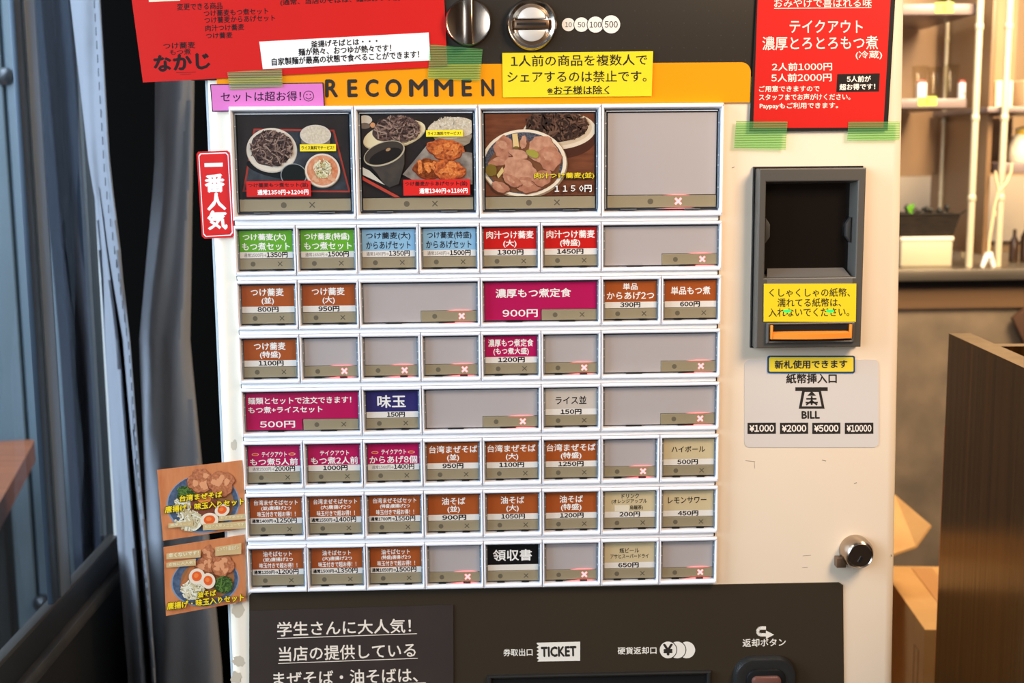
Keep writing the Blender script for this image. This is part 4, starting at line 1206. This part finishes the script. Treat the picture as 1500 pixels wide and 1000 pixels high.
# notes at the bill acceptor
b = MB()
yb_ = ya - .0011
quad_px(b, [(1119, 415.5), (1254.5, 415.2), (1253.6, 471.2), (1118.5, 470.8)], yb_, ink((232, 202, 34)), .0003)
I = ink((40, 34, 24))
for t, a, c_, h in (('くしゃくしゃの紙幣、', (1127, 434.8), (1245, 434.4), 12.6), ('濡れてる紙幣は、', (1139, 449.4), (1232, 449), 12.4), ('入れないでください。', (1126, 464), (1244, 463), 12.6)): text_px(b, t, a, c_, h, yb_ - 6e-5, I, .012)
notice(b, 'yellow_note', 'yellow paper note with black writing on the bill acceptor', 'note')
b = MB()
b.prism(rrect_px(1124.3, 520.8, 1252.4, 546.4, 3, -.0016), .0008, ink((30, 70, 110)))
b.sheet(rrect_px(1126.6, 523, 1250.2, 544.2, 2, -.00168), ink((236, 206, 56)))
text_px(b, '新札使用できます', (1135, 539.8), (1241, 538.8), 11.8, -.0018, ink((36, 40, 50)), .03)
notice(b, 'yellow_sticker', 'yellow sticker with a blue rim under the bill acceptor', 'sticker')

# ------------------------------------------------------------------ right of the machine: counter, kitchen rack, boxes
YL = 1.5
zt = at(1400, 394.5, YL).z
DB = mat('dark_brown_recess', (40, 30, 22), .6)
kc = empty('serving_counter', (1.6, YL + .2, 0)); tag(kc, 'serving counter with steel top edge and grey brown front beside the machine', 'counter')
b = MB(); b.box(.04, 3.1, YL, YL + .45, at(1400, 411, YL).z, zt, mat('counter_steel', (150, 138, 122), .35, .8, noise=(6, (120, 108, 94), .3), stretch=(1, 8, 8)), .002); b.build('countertop', kc)
b = MB(); b.box(.04, 3.1, YL + .05, YL + .42, at(1400, 425, YL).z, at(1400, 411, YL).z, DB); b.build('shadow_gap', kc)
b = MB(); b.box(.04, 3.1, YL + .022, YL + .42, at(1400, 453, YL).z, at(1400, 424, YL).z, mat('brown_board', (104, 76, 48), .5, noise=(8, (86, 62, 40), .3), stretch=(.3, 1, 6))); b.build('fascia_board', kc)
b = MB(); b.box(.04, 3.1, YL + .03, YL + .42, 0, at(1400, 453, YL).z, mat('mottled_panel', (128, 108, 86), .6, noise=(14, (98, 84, 68), .22))); b.build('front_panel', kc)

b = MB(); b.box(.04, 3.4, 2.35, 2.42, 0, 3.0, mat('kitchen_wall', (196, 162, 122), .55, noise=(3, (168, 132, 94), .3))); structure(b, 'wall_kitchen')
b = MB(); b.box(.04, 3.4, 2.33, 2.36, zt, at(1400, 258, 2.33).z, mat('kitchen_tile', (226, 204, 176), .3)); structure(b, 'trim_2')

rk = empty('kitchen_rack', (1.4, 1.75, zt)); tag(rk, 'pale steel post rack with glass shelves standing on the counter', 'rack')
POST = mat('pale_post', (216, 200, 168), .3, .2)
def post(px0, px1, r, Y, ytop=-60, ybot=392):
    q = at(px1, ybot, Y)
    t_ = at(px0, 0, Y)
    b = MB(); b.lathe((q.x, Y, q.z), [(r, 0), (r, .75)], POST, 'Z', 14)
    zz = at(px0, 14, Y).z - q.z
    b.lathe((q.x, Y, q.z), [(r, zz - .004), (r * 1.25, zz), (r * 1.25, zz + .012), (r, zz + .016)], POST, 'Z', 14)
    return b.build('post', rk)
YP = 1.62
zc = zt
def zpost(px, Y): return at(px, 393, Y)
for px, r, Y in ((1419, .0072, 1.56), (1461, .0072, 1.56), (1409, .0046, 1.80), (1374, .0046, 1.86), (1388, .0046, 1.86)):
    q = at(px, 393, Y)
    b = MB(); b.lathe((q.x, Y, zt), [(r, 0), (r, .80)], POST, 'Z', 16)
    for zz in (.14, .31, .50): b.lathe((q.x, Y, zt), [(r, zz), (r * 1.22, zz + .003), (r * 1.22, zz + .012), (r, zz + .015)], POST, 'Z', 16)
    b.build('post', rk)
SH = mat('lilac_shelf_edge', (128, 110, 106), .35)
sh1 = at(1400, 150, 1.57); sh0 = at(1400, 12, 1.57); sh2 = at(1490, 246, 1.57)
for (xa, xb, z0, z1) in ((at(1320, 0, 1.57).x, at(1424, 0, 1.57).x, at(1380, 158, 1.57).z, at(1380, 144, 1.57).z), (at(1320, 0, 1.57).x, at(1434, 0, 1.57).x, at(1390, 21, 1.57).z, at(1390, 5, 1.57).z), (at(1470, 250, 1.57).x, at(1640, 250, 1.57).x, at(1490, 254, 1.57).z, at(1490, 238, 1.57).z), (at(1440, 155, 1.6).x, at(1640, 155, 1.6).x, at(1460, 165, 1.6).z, at(1460, 157, 1.6).z)):
    b = MB(); b.box(xa, xb, 1.575, 1.90, z0, z1, SH, .002); b.build('shelf', rk)
b = MB(); b.box(at(1425, 200, 1.7).x, at(1432, 200, 1.7).x, 1.62, 1.95, zt + .02, zt + .80, mat('rack_divider', (150, 116, 82), .4), .001); b.build('divider', rk)
b = MB(); b.box(at(1310, 200, 1.93).x, at(1372, 200, 1.93).x, 1.92, 1.93, at(1350, 256, 1.93).z, zt + .80, mat('rack_back', (188, 150, 112), .45, noise=(5, (164, 126, 90), .3))); b.build('back_panel', rk)
b = MB(); b.box(at(1436, 200, 1.93).x, at(1480, 200, 1.93).x, 1.92, 1.93, at(1450, 240, 1.93).z, zt + .80, mat('rack_back', (188, 150, 112), .45)); b.build('back_panel', rk)
for x0, x1, y0, y1, lab, t in ((1370, 1397, 4, 19, 'light green tag on the upper rack shelf edge', '6'), (1345, 1372, 142, 155, 'light green tag on the rack shelf edge under the clear cups', '8')):
    b = MB(); quad_px(b, [(x0, y0), (x1, y0 - .8), (x1, y1 - .8), (x0, y1)], 1.5735, ink((186, 214, 84)), .0012)
    text_px(b, t, ((x0 + x1) / 2 - 2, y1 - 3), ((x0 + x1) / 2 + 2, y1 - 3), 8, 1.5734, ink((90, 100, 40)), .03)
    tag(b.build('shelf_tag'), lab, 'tag', 'green tags on the rack shelves')
# clear cups, bottle cartons, tubs on the shelf
zs = at(1380, 144, 1.57).z
CUP = clear('cup_plastic', (255, 255, 255), (248, 246, 240), .12, (1, 1, 1))
for k, (px, h) in enumerate(((1346, .072), (1369, .070), (1393, .075))):
    q = at(px, 140, 1.66)
    b = MB(); b.lathe((q.x, 1.66, zs), [(.0, .001), (.0125, .001), (.0175, h), (.0182, h + .002), (.0165, h), (.0116, .003), (0, .003)], CUP, 'Z', 24)
    tag(b.build('clear_cup'), ['clear plastic cup on the rack shelf, nearest the ticket machine', 'clear plastic cup on the rack shelf, middle of the three', 'clear plastic cup on the rack shelf, nearest the steel post'][k], 'cup', 'clear cups on the rack shelf')
for k, (px, w) in enumerate(((1349, .0090), (1408, .0065))):
    q = at(px, 140, 1.60)
    b = MB(); b.box(q.x - w, q.x + w, 1.592, 1.606, zs, zs + .034, mat('white_carton', (246, 238, 228), .4), .001)
    o_ = b.build('small_carton')
    b = MB(); b.box(q.x - w * .95, q.x + w * .8, 1.593, 1.605, zs + .034, zs + .039, mat('red_cap', (206, 70, 66), .4), .001); tag(b.build('lid', o_), 'red lid')
    b = MB(); b.sheet([(q.x + w * .3 + .0026 * math.cos(a), 1.5918, zs + .011 + .0026 * math.sin(a)) for a in [2 * math.pi * j / 14 for j in range(14)]], ink((200, 60, 60))); b.build('red_dot', o_)
    tag(o_, ['white carton with a red lid on the rack shelf beside the ticket machine', 'slim white carton with a red lid on the rack shelf beside the steel post'][k], 'carton', 'small cartons on the rack shelf')
zs2 = at(1460, 157, 1.6).z
b = MB(); q = at(1457, 150, 1.72); b.box(q.x - .024, q.x + .016, 1.66, 1.78, zs2, zs2 + .060, mat('cream_tub', (238, 216, 184), .4), .004, 3); tag(b.build('cream_tub'), 'cream box on the rack shelf between the two steel posts', 'tub')
b = MB(); q = at(1494, 150, 1.72); b.box(q.x - .011, q.x + .04, 1.66, 1.78, zs2, zs2 + .062, mat('cream_tub', (238, 216, 184), .4), .004, 3); tag(b.build('cream_tub'), 'cream box on the rack shelf at the right edge of the photo', 'tub')
zs3 = at(1490, 238, 1.57).z
q = at(1494, 236, 1.66)
b = MB(); R_ = random.Random(3)
prof = [(0, 0), (.024, .001), (.027, .012), (.025, .035), (.017, .056), (.010, .064), (.014, .074), (0, .076)]
b.lathe((q.x, 1.66, zs3), prof, mat('milky_bag', (222, 212, 190), .35, noise=(30, (200, 188, 164), .3), bump=(50, .8)), 'Z', 22)
bag = b.build('plastic_bag')
b = MB(); b.lathe((q.x + .003, 1.66, zs3 + .058), [(.012, 0), (.016, .008), (.013, .018), (0, .021)], mat('yellow_clip', (240, 196, 40), .4), 'Z', 16); tag(b.build('tie', bag), 'yellow tie')
tag(bag, 'milky plastic bag with a yellow tie on the lower rack shelf', 'bag')
# black planter on a pale tub
q0, q1 = at(1310, 393, 1.62), at(1384, 393, 1.62)
zb1 = at(1350, 345, 1.62).z
tub = MB(); tub.box(q0.x, q1.x, 1.58, 1.70, zt, zb1 - .008, mat('pale_green_tub', (190, 178, 150), .4), .003, 2)
to = tub.build('storage_tub')
b = MB(); b.box(q0.x - .002, q1.x + .002, 1.578, 1.702, zb1 - .009, zb1, mat('tub_lid', (240, 226, 202), .35), .002, 2); b.build('lid', to)
tag(to, 'pale storage tub with a cream lid on the counter, under the black planter', 'tub')
b = MB()
xa, xb_ = at(1310, 345, 1.62).x, at(1387, 345, 1.62).x
ze = at(1350, 312, 1.62).z
PB = mat('black_planter', (24, 20, 17), .6, spec=.2, noise=(40, (48, 40, 34), .25), stretch=(1, 1, 6))
xt0, xt1 = xa - .01, at(1396, 312, 1.62).x
vs = [(xa, 1.585, zb1), (xb_, 1.585, zb1), (xb_, 1.69, zb1), (xa, 1.69, zb1), (xt0, 1.575, ze), (xt1, 1.575, ze), (xt1, 1.70, ze), (xt0, 1.70, ze)]
b.add(vs, [(0, 1, 5, 4), (1, 2, 6, 5), (2, 3, 7, 6), (3, 0, 4, 7), (3, 2, 1, 0)], PB)
b.add([(xt0 + .003, 1.58, ze - .006), (xt1 - .003, 1.58, ze - .006), (xt1 - .003, 1.695, ze - .006), (xt0 + .003, 1.695, ze - .006)], [(0, 1, 2, 3)], mat('soil', (44, 34, 26), .9))
b.tube([(xt0, 1.575, ze), (xt1, 1.575, ze)], .0018, PB); b.tube([(xt1, 1.575, ze), (xt1 + .010, 1.57, ze + .008)], [.0022, .001], PB)
plo = b.build('planter')
b = MB(); R_ = random.Random(11)
DK, GN = mat('dark_leaf', (34, 30, 24), .6), mat('green_leaf', (110, 176, 44), .5)
for k in range(16):
    px = R_.uniform(1332, 1392); g = 0
    q = at(px, 315, 1.63)
    h = R_.uniform(.006, .016)
    b.lathe((q.x, 1.60 + R_.uniform(0, .06), ze - .006), [(.0015, 0), (.0025, h * .5), (.0065, h * .9), (.0060, h * 1.2), (.002, h * 1.5), (0, h * 1.55)], DK, 'Z', 9)
b.build('dark_shoots', plo)
b = MB()
q = at(1334, 312, 1.6)
for k in range(7):
    a = k * .9
    b.add([(q.x, 1.60, ze - .004), (q.x + .010 * math.cos(a), 1.60 + .006 * math.sin(a), ze + .006 + .0022 * k), (q.x + .004 * math.cos(a + .6), 1.60 + .004 * math.sin(a + .6), ze + .012 + .0022 * k)], [(0, 1, 2)], GN)
    b.add([(q.x, 1.60, ze + .002 * k), (q.x + .007 * math.cos(a + 2), 1.597, ze + .004 + .002 * k), (q.x + .002, 1.60, ze + .009 + .002 * k)], [(0, 1, 2)], GN)
tag(b.build('green_sprout', plo), 'bright green sprout')
tag(plo, 'black planter with dark seedlings and a green sprout on the pale tub', 'planter')
# white forked foot with its stem
q = at(1447, 392, 1.53)
b = MB(); WP = mat('white_gloss', (250, 246, 238), .3)
z_ = zt
b.tube([(q.x + .0, 1.53, z_ + .033), (q.x + .001, 1.53, z_ + .022)], [.0082, .0095], WP, 16)
for sg in (-1, 1):
    b.tube([(q.x + sg * .003, 1.53, z_ + .026), (q.x + sg * .008, 1.53, z_ + .014), (q.x + sg * .0125, 1.53, z_ + .0015)], [.0070, .0058, .0045], WP, 14)
ff = b.build('forked_stand')
b = MB()
p0, p1, p2, p3 = Vector((q.x, 1.53, z_ + .030)), at(1449, 352, 1.53), at(1457, 300, 1.53), at(1463, 280, 1.53)
STM = mat('cream_cord', (224, 196, 152), .45)
b.tube([p0, p1, (p1 + p2) / 2, p2, p3], [.003, .0034, .0034, .003, .003], STM, 10)
b.tube([p3, at(1459, 262, 1.53), at(1458, 250, 1.53)], [.003, .0028, .0024], STM, 10)
b.tube([p3, at(1474, 268, 1.53), at(1481, 252, 1.53), at(1482, 238, 1.53)], [.003, .0028, .0026, .0024], STM, 10)
b.lathe(at(1456, 313, 1.53), [(.0, -.006), (.0042, -.005), (.0045, .004), (0, .006)], STM, 'Z', 12)
b.build('branched_stem', ff)
tag(ff, 'white forked stand with a branching cream stem on the counter', 'stand')
# dark bottles at the edge
GB = mat('dark_glass', (52, 36, 24), .12)
for k, (px, h, r, lab) in enumerate(((1484, .075, .010, 'dark brown bottle on the counter beside the second steel post'), (1502, .095, .013, 'dark brown bottle on the counter at the right edge of the photo'))):
    q = at(px, 390, 1.66)
    b = MB(); b.lathe((q.x, 1.66, zt), [(0, 0), (r, .001), (r, h * .6), (r * .4, h * .78), (r * .4, h * .97), (0, h)], GB, 'Z', 20)
    tag(b.build('dark_bottle'), lab, 'bottle', 'dark bottles on the counter')

# black lacquered open-topped stand in the right foreground
ZB = 1.25
A = atz(1390, 488, ZB); Bp = atz(1500, 538.5, ZB); C_ = atz(1422, 488, ZB); D_ = atz(1452, 502, ZB)
u = (Bp - A); u.z = 0; u.normalize(); v = Vector((-u.y, u.x, 0))
if v.x < 0: v = -v
LAC = mat('black_lacquer_wood', (66, 40, 14), .17, spec=.5, noise=(6, (20, 12, 6), .22), bump=(5, .1), stretch=(16, 16, .2))  # streaked grain, with golden reflections painted into the base colour
RIM = mat('worn_rim', (150, 126, 96), .35, noise=(40, (116, 94, 70), .3))
ls = empty('lacquered_stand', (A.x + .2, A.y - .3, 0)); tag(ls, 'black lacquered open topped wooden stand at the right of the machine', 'stand')
def orient_box(o, u, v, u0, u1, v0, v1, z0, z1, m, top=None):
    b = MB()
    p = [o + u * a + v * c_ for a, c_ in ((u0, v0), (u1, v0), (u1, v1), (u0, v1))]
    vs = [(q.x, q.y, z0) for q in p] + [(q.x, q.y, z1) for q in p]
    b.add(vs, [(0, 1, 5, 4), (1, 2, 6, 5), (2, 3, 7, 6), (3, 0, 4, 7), (3, 2, 1, 0)], m)
    b.add([(q.x, q.y, z1) for q in p], [(0, 1, 2, 3)], top or m)
    return b
tk_ = (C_ - A).dot(v)
du = (D_ - A).dot(u); dv = (D_ - A).dot(v)
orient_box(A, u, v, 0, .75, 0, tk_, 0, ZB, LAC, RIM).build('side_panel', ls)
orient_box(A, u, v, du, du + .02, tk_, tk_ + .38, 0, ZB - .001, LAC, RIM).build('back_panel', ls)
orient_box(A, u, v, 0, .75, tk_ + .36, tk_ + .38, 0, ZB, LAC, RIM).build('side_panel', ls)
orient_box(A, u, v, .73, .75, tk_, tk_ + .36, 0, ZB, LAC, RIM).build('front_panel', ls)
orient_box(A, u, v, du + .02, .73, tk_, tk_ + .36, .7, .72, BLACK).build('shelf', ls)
b = MB()
e0, e1 = A - u * .004, A - u * .004
b = orient_box(A - u * .004, u, v, -.004, .004, .002, .02, .3, at(1375, 626, A.y).z, mat('orange_edge', (206, 112, 40), .4)); tag(b.build('edge_strip', ls), 'orange wood edge')
# dark board behind it
q = at(1484, 466, 1.25)
b = MB()
c0_, e1_ = at(1484, 466, 1.503), at(1530, 432, 1.503)
dd = at(1528, 560, 1.503) - c0_
k_ = (c0_.z - .002) / -dd.z
b.prism([c0_, e1_, e1_ + dd * k_, c0_ + dd * k_], .015, mat('dark_brown_board', (74, 48, 32), .4), .001)
bd = b.build('leaning_board'); tag(bd, 'tilted dark brown board leaning on the counter behind the lacquered stand', 'board')

# cardboard boxes between machine and stand
CB = mat('cardboard', (206, 158, 100), .7, noise=(18, (188, 140, 84), .3), spec=.2)
CBD = mat('cardboard_print', (150, 112, 70), .7)
ZC = 0.75
K1 = atz(1355, 922, ZC); K0 = atz(1316, 866, ZC)
u2 = (K0 - K1); u2.z = 0; u2.normalize(); v2 = Vector((-u2.y, u2.x, 0))
if v2.x < 0: v2 = -v2
cb = empty('cardboard_box', (K1.x, K1.y + .1, ZC - .30)); tag(cb, 'closed cardboard box with tape and printed marks between the machine and the lacquered stand', 'box')
Lu, Lv = .30, .15
o_ = orient_box(K1, u2, v2, 0, Lu, 0, Lv, ZC - .30, ZC, CB); o_.build('carton_body', cb)
b = MB()
for (ua, ub, za, zb_) in ((.03, .055, -.12, -.045), (.03, .075, -.25, -.14)):
    pts = [(ua, za), (ub, za), (ub, zb_), (ua, zb_)]
    for k in range(4):
        (p0u, p0z), (p1u, p1z) = pts[k], pts[(k + 1) % 4]
        d0, d1_ = K1 + u2 * p0u - v2 * .0005, K1 + u2 * p1u - v2 * .0005
        b.tube([(d0.x, d0.y, ZC + p0z), (d1_.x, d1_.y, ZC + p1z)], .0008, CBD, 5)
b.build('printed_frame', cb)
b = MB()
for k in range(7):
    d0 = K1 - u2 * .0006 + v2 * (.022 if k else .024)
    z_ = ZC - .035 - k * .018
    b.tube([(d0.x, d0.y, z_), (d0.x, d0.y, z_ - .018)], .0022, mat('blue_print', (70, 74, 96), .6), 6)
    d1_ = d0 + v2 * .02
    b.tube([(d0.x, d0.y, z_), (d1_.x, d1_.y, z_)], .0015, mat('blue_print', (70, 74, 96), .6), 6)
tag(b.build('printed_panel', cb), 'blue printed ladder mark')
b = MB()
t0, t1 = K1 + u2 * .03 + v2 * .03, K1 + u2 * .28 + v2 * .10
b = orient_box(K1 + Vector((0, 0, .0)), u2, v2, .015, .29, .05, .085, ZC, ZC + .0012, mat('box_tape', (190, 136, 82), .35)); b.build('packing_tape', cb)
cb2 = empty('cardboard_box', (K1.x, K1.y + .1, 0)); tag(cb2, 'lower cardboard box of the stack between the machine and the lacquered stand', 'box')
orient_box(K1, u2, v2, 0, Lu, 0, Lv, 0, ZC - .30, CB).build('carton_body', cb2)

cb3 = empty('cardboard_box', (.57, .95, 0)); tag(cb3, 'open cardboard box behind the machine with one flap raised', 'box')
b = MB()
bx0, bx1, by0, by1, bz = .38, .735, .72, 1.02, .80
for (a0, a1, c0_, c1_) in ((bx0, bx1, by0, by0 + .004), (bx0, bx1, by1 - .004, by1), (bx0, bx0 + .004, by0, by1), (bx1 - .004, bx1, by0, by1)):
    b.box(a0, a1, c0_, c1_, 0, bz, CB)
b.box(bx0, bx1, by0, by1, 0, .004, CB)
b.box(bx0 + .004, bx1 - .004, by0 + .004, by1 - .004, bz - .06, bz - .05, mat('brown_paper_fill', (190, 140, 84), .8))
b.build('carton_body', cb3)
b = MB()
f0, f1 = Vector((bx1 - .002, by0 + .01, bz)), Vector((bx1 - .002, by1 - .02, bz))
g0, g1 = at(1365, 771, .82), at(1312, 726, .95)
vs = [f0, at(1343, 802, .80), g0, g1, f1]
b.add([tuple(v) for v in vs] + [(v.x - .002, v.y, v.z + .003) for v in vs], [(0, 1, 2, 3, 4), (9, 8, 7, 6, 5)] + [(k, 5 + k, 5 + (k + 1) % 5, (k + 1) % 5) for k in range(5)], CB)
b.build('raised_flap', cb3)
b = MB(); b.box(-.28, 3.2, -3.3, -3.22, 0, 3.0, mat('brown_room_wall', (92, 66, 44), .7)); structure(b, 'wall_front')
